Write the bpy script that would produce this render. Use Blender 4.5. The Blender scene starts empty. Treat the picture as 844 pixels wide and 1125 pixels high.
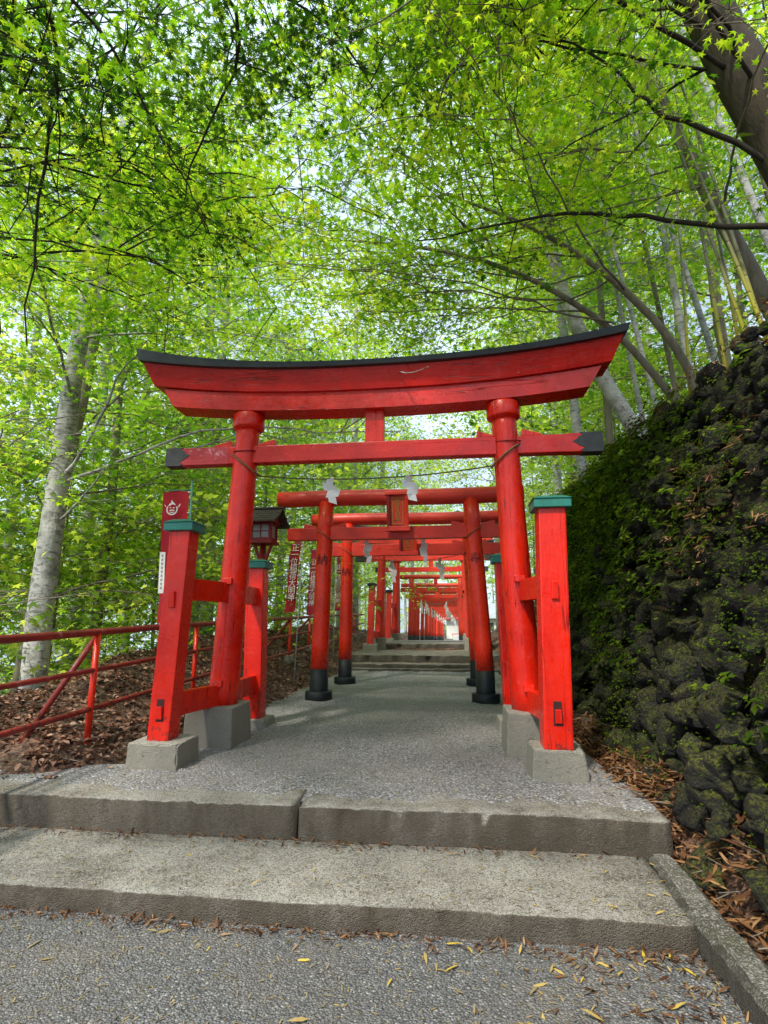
import bpy, bmesh, math, random
import numpy as np
from mathutils import Vector, Matrix, noise as mnoise
PI = math.pi
sc = bpy.context.scene
COL = sc.collection
rnd = random.Random(7)
RG = np.random.default_rng(11)

# ------------------------------------------------------------------ materials
class NT:
    def __init__(s, name):
        s.m = bpy.data.materials.new(name); s.m.use_nodes = True
        s.t = s.m.node_tree; s.t.nodes.clear()
        s.out = s.n('ShaderNodeOutputMaterial')
        s.co = s.n('ShaderNodeTexCoord').outputs['Object']
    def n(s, typ, **kw):
        nd = s.t.nodes.new(typ)
        for k, v in kw.items():
            if k in nd.inputs.keys(): s.set(nd.inputs[k], v)
            else: setattr(nd, k, v)
        return nd
    def set(s, sock, v):
        if isinstance(v, bpy.types.NodeSocket): s.t.links.new(v, sock)
        else: sock.default_value = v
    def noise(s, scale, detail=4, rough=.55, vec=None, stretch=None):
        v = vec or s.co
        if stretch:
            mp = s.n('ShaderNodeMapping'); s.set(mp.inputs['Vector'], v); mp.inputs['Scale'].default_value = stretch; v = mp.outputs[0]
        nd = s.n('ShaderNodeTexNoise', Vector=v, Scale=scale, Detail=detail, Roughness=rough)
        return nd.outputs['Fac']
    def voro(s, scale, out='Distance', vec=None, feature='F1', rand=1.0):
        nd = s.n('ShaderNodeTexVoronoi', feature=feature); s.set(nd.inputs['Vector'], vec or s.co)
        nd.inputs['Scale'].default_value = scale; nd.inputs['Randomness'].default_value = rand
        return nd.outputs[out]
    def ramp(s, fac, stops, interp='LINEAR'):
        nd = s.n('ShaderNodeValToRGB', Fac=fac); cr = nd.color_ramp; cr.interpolation = interp
        while len(cr.elements) < len(stops): cr.elements.new(.5)
        for e, (p, c) in zip(cr.elements, stops):
            e.position = p; e.color = (*c, 1) if isinstance(c, tuple) else (c, c, c, 1)
        return nd.outputs['Color']
    def mix(s, fac, a, b, mode='MIX'):
        nd = s.n('ShaderNodeMix', data_type='RGBA', blend_type=mode)
        s.set(nd.inputs[0], fac)
        for sk, v in ((nd.inputs[6], a), (nd.inputs[7], b)):
            s.set(sk, (*v, 1) if isinstance(v, tuple) and len(v) == 3 else v)
        return nd.outputs[2]
    def math(s, op, a, b=None, clamp=False):
        nd = s.n('ShaderNodeMath', operation=op, use_clamp=clamp); s.set(nd.inputs[0], a)
        if b is not None: s.set(nd.inputs[1], b)
        return nd.outputs[0]
    def rng(s, v, a, b, c=0., d=1.):
        nd = s.n('ShaderNodeMapRange'); s.set(nd.inputs[0], v)
        for i, x in enumerate((a, b, c, d)): s.set(nd.inputs[i+1], x)
        return nd.outputs[0]
    def bump(s, h, strength=.5, dist=.01, normal=None):
        nd = s.n('ShaderNodeBump', Height=h, Strength=strength, Distance=dist)
        if normal is not None: s.set(nd.inputs['Normal'], normal)
        return nd.outputs[0]
    def attr(s, name='tint'):
        return s.n('ShaderNodeAttribute', attribute_name=name).outputs['Fac']
    def xyz(s, vec):
        return s.n('ShaderNodeSeparateXYZ', Vector=vec).outputs
    def nz(s):
        return s.xyz(s.n('ShaderNodeNewGeometry').outputs['Normal'])[2]
    def pos(s):
        return s.n('ShaderNodeNewGeometry').outputs['Position']
    def principled(s, color, rough=.6, normal=None, **kw):
        nd = s.n('ShaderNodeBsdfPrincipled')
        s.set(nd.inputs['Base Color'], (*color, 1) if isinstance(color, tuple) and len(color) == 3 else color)
        s.set(nd.inputs['Roughness'], rough)
        if normal is not None: s.set(nd.inputs['Normal'], normal)
        for k, v in kw.items(): s.set(nd.inputs[k.replace('_', ' ')], v)
        s.t.links.new(nd.outputs[0], s.out.inputs[0]); return s.m

def paint(name, base, dark, pale, wear=.5, rough=.38, grain=1.0, axis=2, cracks=True, crk=.50):
    """Brushed gloss paint on old timber: uneven tone, long grain cracks, chips."""
    s = NT(name); st_ = lambda k: tuple(k if i == axis else 1 for i in range(3))
    blot = s.noise(2.3, 5, .6)
    c = s.mix(s.rng(blot, .35, .7), base, dark)
    ch = s.noise(9, 6, .65)
    c = s.mix(s.math('MULTIPLY', s.rng(ch, .58, .7), .55*wear), c, pale)
    gr = s.noise(34, 5, .6, stretch=st_(.06))
    c = s.mix(s.math('MULTIPLY', s.rng(gr, .55, .72), .35*wear), c, dark)
    ck = s.noise(11, 3, .5, stretch=st_(.028))
    crack = s.math('MULTIPLY', s.rng(s.math('ABSOLUTE', s.math('SUBTRACT', ck, .5)), 0, .011, 1, 0, ), s.rng(s.noise(1.7, 2), crk, crk+.08))
    if cracks: c = s.mix(s.math('MULTIPLY', crack, .85, True), c, (.05, .004, .004))
    low = s.rng(s.xyz(s.co)[2], .2, .50, .15, 0)
    chip = s.rng(s.math('ADD', s.noise(21, 5, .7, stretch=(1, 1, .55)), low), .66, .675)
    c = s.mix(s.math('MULTIPLY', chip, wear, True), c, (.075, .022, .018))
    h = s.math('ADD', s.math('MULTIPLY', gr, .5*grain), s.math('MULTIPLY', s.noise(55, 4), .35))
    if cracks: h = s.math('SUBTRACT', h, s.math('MULTIPLY', crack, .8))
    h = s.math('ADD', h, s.math('MULTIPLY', s.noise(7, 4, .6, stretch=st_(.3)), 1.1))
    h = s.math('SUBTRACT', h, s.math('MULTIPLY', chip, .6))
    r = s.rng(s.noise(12, 4), .3, .7, rough-.12, rough+.14)
    return s.principled(c, r, s.bump(h, .42, .012), Specular_IOR_Level=.45)

M = {}
M['red'] = paint('red_paint', (.80, .020, .004), (.58, .009, .004), (.80, .08, .06), .6, .30, .6, crk=.43)
M['red_h'] = paint('red_beam_paint', (.70, .013, .005), (.46, .006, .005), (.76, .08, .07), .55, .32, .6, axis=0)
M['red_log'] = paint('vermilion_paint', (.86, .040, .012), (.70, .024, .009), (.80, .10, .06), .25, .30, .5, cracks=False)
M['red_beam'] = paint('faded_vermilion_paint', (.74, .045, .026), (.58, .028, .018), (.78, .17, .13), .5, .40, .6, axis=0)
M['red_far'] = paint('distant_vermilion_paint', (.84, .060, .030), (.70, .040, .022), (.72, .12, .09), .2, .45, .4, cracks=False)
M['red_rail'] = paint('rail_paint', (.30, .028, .024), (.16, .018, .015), (.42, .20, .17), 1.0, .42, .5, cracks=False)
M['red_lantern'] = paint('lantern_paint', (.32, .014, .014), (.18, .008, .008), (.3, .05, .04), .8, .5)
M['peel'] = paint('peeling_paint', (.56, .05, .065), (.42, .012, .018), (.76, .34, .36), 1.9, .5, 1.4, axis=0)
M['green'] = paint('green_copper_paint', (.025, .24, .185), (.018, .15, .12), (.12, .38, .32), .9, .45, .6, cracks=False)

def simple(name, c1, c2, scale=8, rough=.6, bump=.3, bscale=60, **kw):
    s = NT(name)
    c = s.mix(s.rng(s.noise(scale, 5), .3, .7), c1, c2)
    return s.principled(c, rough, s.bump(s.noise(bscale, 4), bump, .01), **kw)
M['black'] = simple('black_cap_paint', (.020, .022, .024), (.045, .046, .048), 14, .55)
M['roof_dark'] = simple('dark_sheet_roof', (.012, .018, .022), (.030, .040, .046), 6, .42, .25, 30)
M['sleeve'] = simple('black_sleeve', (.008, .012, .015), (.022, .028, .031), 12, .5, Specular_IOR_Level=.3)
M['rope'] = simple('straw_rope', (.28, .15, .06), (.16, .08, .03), 30, .85, .8, 200)
M['rope_thin'] = simple('thin_rope', (.20, .17, .12), (.10, .09, .06), 30, .9)
def mat_paper():
    s = NT('white_paper'); d = s.n('ShaderNodeBsdfDiffuse', Color=(.90, .90, .90, 1)); t = s.n('ShaderNodeBsdfTranslucent', Color=(.92, .92, .93, 1))
    m = s.n('ShaderNodeMixShader', Fac=.2); s.t.links.new(d.outputs[0], m.inputs[1]); s.t.links.new(t.outputs[0], m.inputs[2]); s.t.links.new(m.outputs[0], s.out.inputs[0]); return s.m
M['paper'] = mat_paper()
M['wire'] = simple('dark_wire', (.02, .02, .02), (.03, .03, .03))
M['white'] = simple('white_dye', (.80, .79, .78), (.70, .69, .68), 20, .8, .1)
M['ink'] = simple('black_ink', (.03, .006, .006), (.045, .01, .01), 20, .7, .1)
M['gold'] = simple('gold_leaf', (.50, .29, .05), (.34, .18, .03), 20, .45, .1)
M['cloth'] = simple('red_cloth', (.42, .006, .020), (.33, .004, .016), 5, .85, .2, 200)
M['cloth_pink'] = simple('faded_red_cloth', (.40, .012, .05), (.32, .008, .04), 5, .85, .2, 200)
M['labeltext'] = simple('grey_print', (.25, .26, .3), (.3, .3, .34))
M['shingle'] = simple('weathered_shingle', (.045, .032, .028), (.10, .075, .065), 30, .85, .6, 90)
M['pane'] = simple('frosted_pane', (.24, .27, .28), (.36, .39, .39), 10, .25, .1)
M['pole_teal'] = simple('teal_pole', (.06, .22, .22), (.10, .30, .30), 5, .4)
M['pole_white'] = simple('white_pole', (.55, .56, .56), (.42, .43, .43), 5, .4)
M['timber_grey'] = simple('weathered_grey_timber', (.20, .20, .19), (.32, .31, .29), 6, .85, .5, 60)
M['wall_white'] = simple('white_plaster', (.80, .80, .80), (.72, .72, .72), 3, .8, .1)
M['house_roof'] = simple('pale_grey_roof', (.40, .44, .48), (.32, .36, .40), 5, .6, .2)
M['window_dark'] = simple('dark_window', (.05, .06, .07), (.09, .10, .11), 3, .2, .05)
M['boulder'] = simple('dark_boulder', (.035, .033, .03), (.08, .075, .065), 9, .9, .8, 25)

def mat_concrete(name, a, b, stain_shade, mossy=.3):
    s = NT(name)
    c = s.mix(s.rng(s.noise(3.1, 6, .65), .3, .7), a, b)
    c = s.mix(s.math('MULTIPLY', s.rng(s.noise(1.6, 5, .7), .45, .7), .8), c, stain_shade)
    sp = s.voro(140, 'Color'); spv = s.xyz(sp)[0]
    c = s.mix(s.math('MULTIPLY', s.rng(spv, .5, 1), .62), c, (.50, .48, .44))
    c = s.mix(s.math('MULTIPLY', s.rng(spv, .35, 0), .75), c, (.05, .044, .038))
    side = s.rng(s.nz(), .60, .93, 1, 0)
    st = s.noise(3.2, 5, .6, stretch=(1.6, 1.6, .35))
    c = s.mix(s.math('MULTIPLY', side, s.rng(st, .3, .7, .72, .98)), c, stain_shade)  # upright faces darkened: painted shade of overhead light, with brown stain streaks
    mo = s.math('MULTIPLY', s.rng(s.noise(5, 6, .7), .56, .72), mossy)
    c = s.mix(mo, c, (.055, .062, .022))
    pit = s.rng(s.noise(17, 6, .75), .60, .70); c = s.mix(s.math('MULTIPLY', pit, .6), c, (.05, .042, .032))
    h = s.math('SUBTRACT', s.math('ADD', s.noise(28, 6, .7), s.math('MULTIPLY', s.voro(150), -.55)), s.math('MULTIPLY', pit, .5))
    h = s.math('ADD', h, s.math('MULTIPLY', s.noise(5, 4), 1.2))
    return s.principled(c, .9, s.bump(h, .75, .02))
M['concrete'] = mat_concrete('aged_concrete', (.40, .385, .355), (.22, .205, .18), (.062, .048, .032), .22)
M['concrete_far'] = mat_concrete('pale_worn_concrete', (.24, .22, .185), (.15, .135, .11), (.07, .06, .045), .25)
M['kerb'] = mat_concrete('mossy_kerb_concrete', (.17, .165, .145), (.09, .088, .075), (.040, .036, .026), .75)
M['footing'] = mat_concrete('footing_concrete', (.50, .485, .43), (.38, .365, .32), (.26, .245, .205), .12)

def mat_gravel(name, lo, mid, hi, patch, scale=85, bstr=.9):
    s = NT(name)
    cell = s.xyz(s.voro(scale, 'Color'))[0]
    cell2 = s.xyz(s.voro(scale*2.3, 'Color'))[1]
    c = s.ramp(cell, [(0, lo), (.45, mid), (.85, mid), (1, hi)])
    c = s.mix(.35, c, s.ramp(cell2, [(0, lo), (.6, mid), (1, hi)]))
    edge = s.rng(s.voro(scale), .25, .62)
    c = s.mix(s.math('MULTIPLY', edge, .55), c, tuple(x*.28 for x in lo))
    c = s.mix(s.math('MULTIPLY', s.rng(s.noise(1.3, 6, .65), .47, .72), .6), c, patch)
    c = s.mix(s.math('MULTIPLY', s.rng(s.noise(.6, 4, .6), .4, .65), .30), c, tuple(x*.45 for x in mid))
    h = s.math('SUBTRACT', s.math('MULTIPLY', s.noise(7, 4), .5), s.voro(scale))
    h = s.math('SUBTRACT', h, s.math('MULTIPLY', s.voro(scale*2.3), .35))
    return s.principled(c, .85, s.bump(h, bstr, .012))
M['gravel'] = mat_gravel('grey_gravel', (.085, .083, .09), (.40, .395, .415), (.86, .84, .84), (.33, .30, .28), 54, 1.0)
M['asphalt'] = mat_gravel('coarse_asphalt', (.045, .046, .052), (.215, .218, .232), (.62, .61, .60), (.20, .175, .145), 84, .9)

def mat_litter():
    s = NT('forest_floor')
    v = s.xyz(s.voro(26, 'Color'))[0]
    c = s.ramp(v, [(0, (.030, .014, .009)), (.4, (.12, .06, .038)), (.75, (.20, .11, .07)), (1, (.30, .19, .13))])
    c = s.mix(s.rng(s.noise(2.5, 5), .4, .65), c, (.035, .02, .012))
    far = s.rng(s.xyz(s.co)[0], -9, -5.4, 1, 0)
    c = s.mix(s.math('MULTIPLY', far, .85), c, (.035, .055, .012))
    h = s.math('ADD', s.voro(26), s.noise(12, 5))
    return s.principled(c, .9, s.bump(h, 1, .03))
M['floor'] = mat_litter()

def mat_attr_leaf(name, stops, rough=.7, translucent=0.0, gloss=.0, tcol=None):
    s = NT(name)
    c = s.ramp(s.attr(), stops)
    d = s.n('ShaderNodeBsdfDiffuse', Color=c)
    sh = d.outputs[0]
    if translucent:
        t = s.n('ShaderNodeBsdfTranslucent'); s.set(t.inputs['Color'], s.ramp(s.attr(), tcol) if tcol else c)
        m = s.n('ShaderNodeMixShader', Fac=translucent); s.t.links.new(sh, m.inputs[1]); s.t.links.new(t.outputs[0], m.inputs[2]); sh = m.outputs[0]
    if gloss:
        g = s.n('ShaderNodeBsdfGlossy', Roughness=.42); g.inputs['Color'].default_value = (.9, .95, .9, 1)
        m = s.n('ShaderNodeMixShader', Fac=gloss); s.t.links.new(sh, m.inputs[1]); s.t.links.new(g.outputs[0], m.inputs[2]); sh = m.outputs[0]
    s.t.links.new(sh, s.out.inputs[0]); return s.m
LT = [(0, (.05, .17, .006)), (.28, (.17, .43, .008)), (.6, (.45, .76, .012)), (1, (.86, .94, .05))]
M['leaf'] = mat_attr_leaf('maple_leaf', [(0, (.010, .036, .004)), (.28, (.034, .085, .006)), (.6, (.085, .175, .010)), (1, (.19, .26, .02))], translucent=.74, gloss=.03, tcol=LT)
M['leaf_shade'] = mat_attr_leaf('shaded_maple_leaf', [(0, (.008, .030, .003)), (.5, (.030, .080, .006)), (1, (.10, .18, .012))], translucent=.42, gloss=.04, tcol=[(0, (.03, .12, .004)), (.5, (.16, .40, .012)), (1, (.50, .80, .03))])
M['leaf_far'] = mat_attr_leaf('wood_leaf', [(0, (.018, .052, .008)), (.3, (.045, .11, .012)), (.65, (.10, .20, .02)), (1, (.20, .28, .03))], translucent=.74, gloss=.02,
                              tcol=[(0, (.08, .24, .012)), (.3, (.26, .54, .03)), (.65, (.48, .79, .045)), (1, (.86, .95, .11))])
M['dead'] = mat_attr_leaf('dead_leaf', [(0, (.05, .022, .015)), (.35, (.19, .095, .062)), (.7, (.37, .21, .145)), (1, (.55, .40, .30))], translucent=.12)
M['dead_bamboo'] = mat_attr_leaf('dead_bamboo_leaf', [(0, (.035, .016, .010)), (.4, (.12, .056, .028)), (.75, (.23, .118, .055)), (1, (.44, .27, .13))], translucent=.15)
M['straw'] = mat_attr_leaf('yellow_straw', [(0, (.11, .095, .06)), (.5, (.28, .23, .14)), (.85, (.48, .34, .10)), (1, (.56, .42, .06))], translucent=.1)
M['fern'] = mat_attr_leaf('fern_leaf', [(0, (.010, .024, .005)), (.5, (.045, .090, .010)), (1, (.15, .21, .018))], translucent=.35, tcol=[(0, (.05, .12, .01)), (1, (.42, .60, .04))])

def mat_bark(name, a, b, mark, marks=.5, stretch=(1, 1, .25), rough=.9, moss=0):
    s = NT(name)
    c = s.mix(s.rng(s.noise(5, 6, .65, stretch=stretch), .3, .7), a, b)
    mk = s.noise(9, 5, .7, stretch=(1, 1, 2.4) if marks > .5 else (1, 1, .2))
    c = s.mix(s.math('MULTIPLY', s.rng(mk, .52, .60), marks), c, mark)
    if marks > .5:
        mp = s.noise(3.0, 6, .7, stretch=(1, 1, 1.5)); c = s.mix(s.math('MULTIPLY', s.rng(mp, .50, .60), .6), c, tuple(x*1.6 for x in mark))
        c = s.mix(s.math('MULTIPLY', s.rng(s.noise(1.4, 4), .45, .7), .45), c, (.55, .55, .52))
    if moss: c = s.mix(s.math('MULTIPLY', s.rng(s.noise(2.2, 5), .5, .65), moss), c, (.07, .10, .025))
    h = s.math('ADD', s.noise(24, 6, .7, stretch=(1, 1, .3)), s.math('MULTIPLY', mk, .6))
    return s.principled(c, rough, s.bump(h, .8, .02))
M['bark_pale'] = mat_bark('pale_mottled_bark', (.56, .56, .54), (.36, .36, .35), (.06, .06, .055), .85, moss=.15)
M['bark_brown'] = mat_bark('dark_brown_bark', (.085, .064, .045), (.045, .033, .024), (.02, .016, .012), .5)
M['bark_grey'] = mat_bark('grey_brown_bark', (.29, .25, .20), (.17, .145, .115), (.08, .07, .055), .5, moss=.2)
M['bark_white'] = mat_bark('white_bark', (.50, .52, .52), (.34, .36, .36), (.09, .09, .09), .7)
M['twig'] = simple('dark_twig', (.020, .016, .012), (.035, .028, .02), 10, .9)

def mat_bamboo():
    s = NT('bamboo_culm'); z = s.xyz(s.co)[2]
    c = s.mix(s.rng(s.noise(3, 4), .35, .65), (.26, .24, .15), (.17, .18, .12))
    c = s.mix(s.rng(z, .25, .95, 1, 0), c, (.46, .42, .03))
    w = s.math('PINGPONG', z, .14)
    c = s.mix(s.rng(w, .0, .012, 1, 0), c, (.10, .085, .05))
    return s.principled(c, .45, s.bump(s.rng(w, 0, .02), .5, .01))
M['bamboo'] = mat_bamboo()

def mat_stone():
    s = NT('mossy_lava_stone')
    c = s.mix(s.rng(s.noise(7, 6, .7), .3, .7), (.003, .003, .0028), (.013, .0125, .0118))
    c = s.mix(s.math('MULTIPLY', s.rng(s.attr(), .6, 1), .5), c, (.030, .029, .027))
    up = s.rng(s.nz(), -.20, .55)
    m = s.rng(s.noise(1.15, 5, .7), .34, .52)
    m2 = s.rng(s.noise(38, 6, .8), .45, .57)
    f = s.math('MULTIPLY', s.math('MULTIPLY', up, m), m2)
    moss = s.mix(s.noise(11, 4), (.030, .056, .006), (.25, .25, .016))
    c = s.mix(f, c, moss)
    h = s.math('ADD', s.noise(19, 8, .8), s.math('MULTIPLY', s.voro(42), .7))
    return s.principled(c, .9, s.bump(h, 1.0, .07))
M['stone'] = mat_stone()
M['earth'] = simple('dark_earth', (.012, .010, .007), (.03, .022, .014), 5, .95, .6, 20)

# ------------------------------------------------------------------ mesh helpers
def root_loc(o):
    while o.parent: o = o.parent
    return np.array(o.location)

def tag(o, label=None, cat=None, group=None, kind=None):
    if label: o['label'] = label
    if cat: o['category'] = cat
    if group: o['group'] = group
    if kind: o['kind'] = kind
    return o

def thing(name, label, cat, loc=(0, 0, 0), group=None):
    o = bpy.data.objects.new(name, None); COL.objects.link(o)
    o.location = loc; o.empty_display_size = .2
    return tag(o, label, cat, group)

def mesh_np(name, V, T, mat, parent=None, loc=None, tint=None, smooth=False):
    """triangle mesh from arrays in world coordinates"""
    V = np.asarray(V, dtype=np.float32); T = np.asarray(T, dtype=np.int32)
    off = root_loc(parent) if parent is not None else np.array(loc if loc is not None else (0, 0, 0))
    me = bpy.data.meshes.new(name)
    me.vertices.add(len(V)); me.vertices.foreach_set('co', (V - off.astype(np.float32)).ravel())
    me.loops.add(T.size); me.loops.foreach_set('vertex_index', T.ravel())
    me.polygons.add(len(T)); me.polygons.foreach_set('loop_start', np.arange(0, T.size, 3, dtype=np.int32))
    me.polygons.foreach_set('loop_total', np.full(len(T), 3, dtype=np.int32))
    if smooth: me.polygons.foreach_set('use_smooth', np.ones(len(T), dtype=bool))
    if tint is not None:
        a = me.attributes.new('tint', 'FLOAT', 'POINT'); a.data.foreach_set('value', np.asarray(tint, dtype=np.float32))
    me.update(calc_edges=True); me.validate()
    me.materials.append(mat)
    o = bpy.data.objects.new(name, me); COL.objects.link(o)
    if parent is not None: o.parent = parent
    elif loc is not None: o.location = loc
    return o

class MB:
    def __init__(s): s.bm = bmesh.new()
    def _bev(s, bm, w, seg=2):
        if w > 0: bmesh.ops.bevel(bm, geom=list(bm.edges), offset=w, segments=seg, affect='EDGES', profile=.6)
    def _join(s, bm):
        me = bpy.data.meshes.new('tmp'); bm.to_mesh(me); bm.free(); s.bm.from_mesh(me); bpy.data.meshes.remove(me)
    def hexa(s, bot, top, bev=.008):
        """box from two quads (4 bottom points, 4 top points, same winding)"""
        bm = bmesh.new()
        b = [bm.verts.new(p) for p in bot]; t = [bm.verts.new(p) for p in top]
        bm.faces.new(b[::-1]); bm.faces.new(t)
        for i in range(4): bm.faces.new((b[i], b[(i+1) % 4], t[(i+1) % 4], t[i]))
        bmesh.ops.recalc_face_normals(bm, faces=bm.faces)
        s._bev(bm, bev); s._join(bm); return s
    def box(s, x0, x1, y0, y1, z0, z1, bev=.008):
        return s.hexa([(x0, y0, z0), (x1, y0, z0), (x1, y1, z0), (x0, y1, z0)], [(x0, y0, z1), (x1, y0, z1), (x1, y1, z1), (x0, y1, z1)], bev)
    def tube(s, pts, rad, n=12, cap=True, wob=0):
        P = [Vector(p) for p in pts]; R = rad if hasattr(rad, '__len__') else [rad]*len(P)
        bm = s.bm; rings = []
        d = (P[1]-P[0]).normalized(); u = d.orthogonal().normalized()
        for i, p in enumerate(P):
            a = P[max(i-1, 0)]; b = P[min(i+1, len(P)-1)]
            d = (b-a).normalized(); u = (u - d*u.dot(d)).normalized(); v = d.cross(u)
            rings.append([bm.verts.new(p + (u*math.cos(2*PI*k/n) + v*math.sin(2*PI*k/n))*R[i]*(1+wob*rnd.uniform(-1, 1))) for k in range(n)])
        for i in range(len(P)-1):
            for k in range(n):
                f = bm.faces.new((rings[i][k], rings[i][(k+1) % n], rings[i+1][(k+1) % n], rings[i+1][k])); f.smooth = True
        if cap: bm.faces.new(rings[0][::-1]); bm.faces.new(rings[-1])
        return s
    def lathe(s, c, prof, n=24):
        """prof: (r, z) list, about vertical axis at c"""
        bm = s.bm; rings = []
        for r, z in prof: rings.append([bm.verts.new((c[0]+r*math.cos(2*PI*k/n), c[1]+r*math.sin(2*PI*k/n), c[2]+z)) for k in range(n)])
        for i in range(len(prof)-1):
            for k in range(n):
                f = bm.faces.new((rings[i][k], rings[i][(k+1) % n], rings[i+1][(k+1) % n], rings[i+1][k])); f.smooth = abs(prof[i][0]-prof[i+1][0]) < .02
        bm.faces.new(rings[0][::-1]); bm.faces.new(rings[-1]); return s
    def sweep(s, secs):
        """loft of closed sections (equal point counts)"""
        bm = s.bm; R = [[bm.verts.new(p) for p in sec] for sec in secs]; n = len(R[0])
        for i in range(len(R)-1):
            for k in range(n): bm.faces.new((R[i][k], R[i][(k+1) % n], R[i+1][(k+1) % n], R[i+1][k]))
        bm.faces.new(R[0][::-1]); bm.faces.new(R[-1]); return s
    def poly(s, pts, thick):
        """flat polygon with thickness vector"""
        t = Vector(thick); a = [s.bm.verts.new(p) for p in pts]; b = [s.bm.verts.new(Vector(p)+t) for p in pts]; n = len(a)
        s.bm.faces.new(a[::-1]); s.bm.faces.new(b)
        for i in range(n): s.bm.faces.new((a[i], a[(i+1) % n], b[(i+1) % n], b[i]))
        return s
    def rough(s, amp):
        bm = s.bm; bmesh.ops.subdivide_edges(bm, edges=[e for e in bm.edges if e.calc_length() > .08], cuts=9, use_grid_fill=True)
        bmesh.ops.recalc_face_normals(bm, faces=bm.faces); bm.normal_update()
        for v in bm.verts:
            p = v.co; a = mnoise.noise(p*7)+.6*mnoise.noise(p*19); c_ = mnoise.noise(p*11+Vector((5, 3, 1)))
            sharp = max((e.calc_face_angle(0) for e in v.link_edges if len(e.link_faces) == 2), default=0)
            d = amp*.16*a - (amp*max(0, c_-.05)*1.6 if sharp > .3 else 0)
            v.co = p + v.normal*d
        return s
    def build(s, name, mat, parent=None, loc=None):
        bm = s.bm; bmesh.ops.recalc_face_normals(bm, faces=bm.faces)
        off = root_loc(parent) if parent is not None else np.array(loc if loc is not None else (0, 0, 0))
        bmesh.ops.translate(bm, verts=bm.verts, vec=-Vector(off))
        me = bpy.data.meshes.new(name); bm.to_mesh(me); bm.free(); me.materials.append(mat)
        o = bpy.data.objects.new(name, me); COL.objects.link(o)
        if parent is not None: o.parent = parent
        elif loc is not None: o.location = loc
        return o

def copy_tree(o, parent=None):
    c = o.copy(); COL.objects.link(c)
    if parent is not None: c.parent = parent
    for ch in list(o.children): copy_tree(ch, c)
    return c

def text_mesh(name, txt, size, mat, parent, center, wrap=None, thick=.004, vertical=False, xdir=(1, 0, 0), spacing=.82):
    """flat lettering standing in a vertical plane facing -Y (or wrapped on a round post)"""
    cu = bpy.data.curves.new('t', 'FONT'); cu.body = '\n'.join(txt) if vertical else txt
    cu.size = size; cu.align_x = 'CENTER'; cu.align_y = 'CENTER'; cu.extrude = thick/2; cu.space_line = spacing; cu.resolution_u = 3
    to = bpy.data.objects.new('t', cu); COL.objects.link(to)
    bpy.context.view_layer.update()
    me = bpy.data.meshes.new_from_object(to.evaluated_get(bpy.context.evaluated_depsgraph_get()))
    bpy.data.objects.remove(to)
    off = root_loc(parent); X = Vector(xdir).normalized(); N = Vector((X.y, -X.x, 0))
    for v in me.vertices:
        x, y, z = v.co; p = Vector(center)
        if wrap:
            cx, cy, r = wrap; a = x/r
            v.co = Vector((cx + (r+z+thick)*math.sin(a), cy - (r+z+thick)*math.cos(a), center[2]+y)) - Vector(off)
        else:
            v.co = p + X*x + N*(z+thick) + Vector((0, 0, y)) - Vector(off)
    me.name = name; me.materials.clear(); me.materials.append(mat)
    o = bpy.data.objects.new(name, me); COL.objects.link(o); o.parent = parent
    return o

# ------------------------------------------------------------------ terrain
def lerp_tab(x, xs, ys): return np.interp(x, xs, ys)
def path_z(y):
    return lerp_tab(y, [-50, 3.0, 3.3, 4.05, 4.3, 13.4, 13.6, 14.3, 14.45, 17.1, 17.3, 21, 27, 45, 70, 110, 400],
                    [0, 0, .0, .0, .345, .36, .45, .55, .74, .76, .90, .90, .45, -.05, -.75, -1.3, -1.3])
def ss(a, b, x):
    t = np.clip((x-a)/(b-a), 0, 1); return t*t*(3-2*t)
def wall_x(z): return 2.30 + np.maximum(z-.4, 0)*.235
WALL_END = 11.6
def wtop(y): return 3.80+.055*(np.asarray(y, float)-3.5)
def ground_z(x, y):
    x = np.asarray(x, float); y = np.asarray(y, float)
    zp = path_z(y); zq = np.where(y < 4.4, np.minimum(zp, .34), zp)
    # left bank
    hr = lerp_tab(y, [4.2, 5.2, 8, 10.6, 14, 20, 27, 60], [.34, .56, .62, .70, .95, 1.05, .7, -.3])
    hc = lerp_tab(y, [4.2, 5.4, 6.7, 8.6, 10.7, 14, 20, 60], [.34, .62, .84, 1.13, 1.27, 1.42, 1.5, .2])
    d = -x
    left = np.where(d < 2.75, zq + (hr-zq)*ss(1.85, 2.75, d),
           np.where(d < 4.1, hr + (hc-hr)*ss(2.75, 4.1, d),
           np.where(d < 7, hc - 1.1*ss(4.1, 7.4, d), hc - 1.07 - 3.2*ss(7, 15, d) - .25*np.maximum(d-15, 0)**.8)))
    front = ss(3.0, 4.5, y)
    left = np.where(y < 4.5, zp*(d < 6) + (left)*front*(d >= 6), left)
    # right
    top = wtop(np.clip(y, -5, 14)) + .38*np.maximum(x-3.35, 0)
    rw = np.where(x < 2.3, zq + (.50-zq)*ss(1.95, 2.3, x)*1.0,
         np.where(x < 2.62, .46, np.where(x < 3.4, .46 + (top-.46)*ss(2.62, 3.4, x), top)))
    rw = np.where((y < 3.95) & (x < 2.3), np.where(x > 1.98, .10+.36*ss(2.02, 2.3, x), zp), rw)
    rb = zq + .55*ss(1.9, 3.2, x) + 3.2*ss(3.0, 9, x) + .15*np.maximum(x-9, 0)
    f = ss(WALL_END-.4, WALL_END+1.6, y)
    right = rw*(1-f) + rb*f
    far = ss(45, 70, y)
    right = right*(1-far) + zp*far
    z = np.where(x < 0, left, right)
    z = np.where(np.abs(x) < 1.85, zp, z)
    return z

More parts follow.
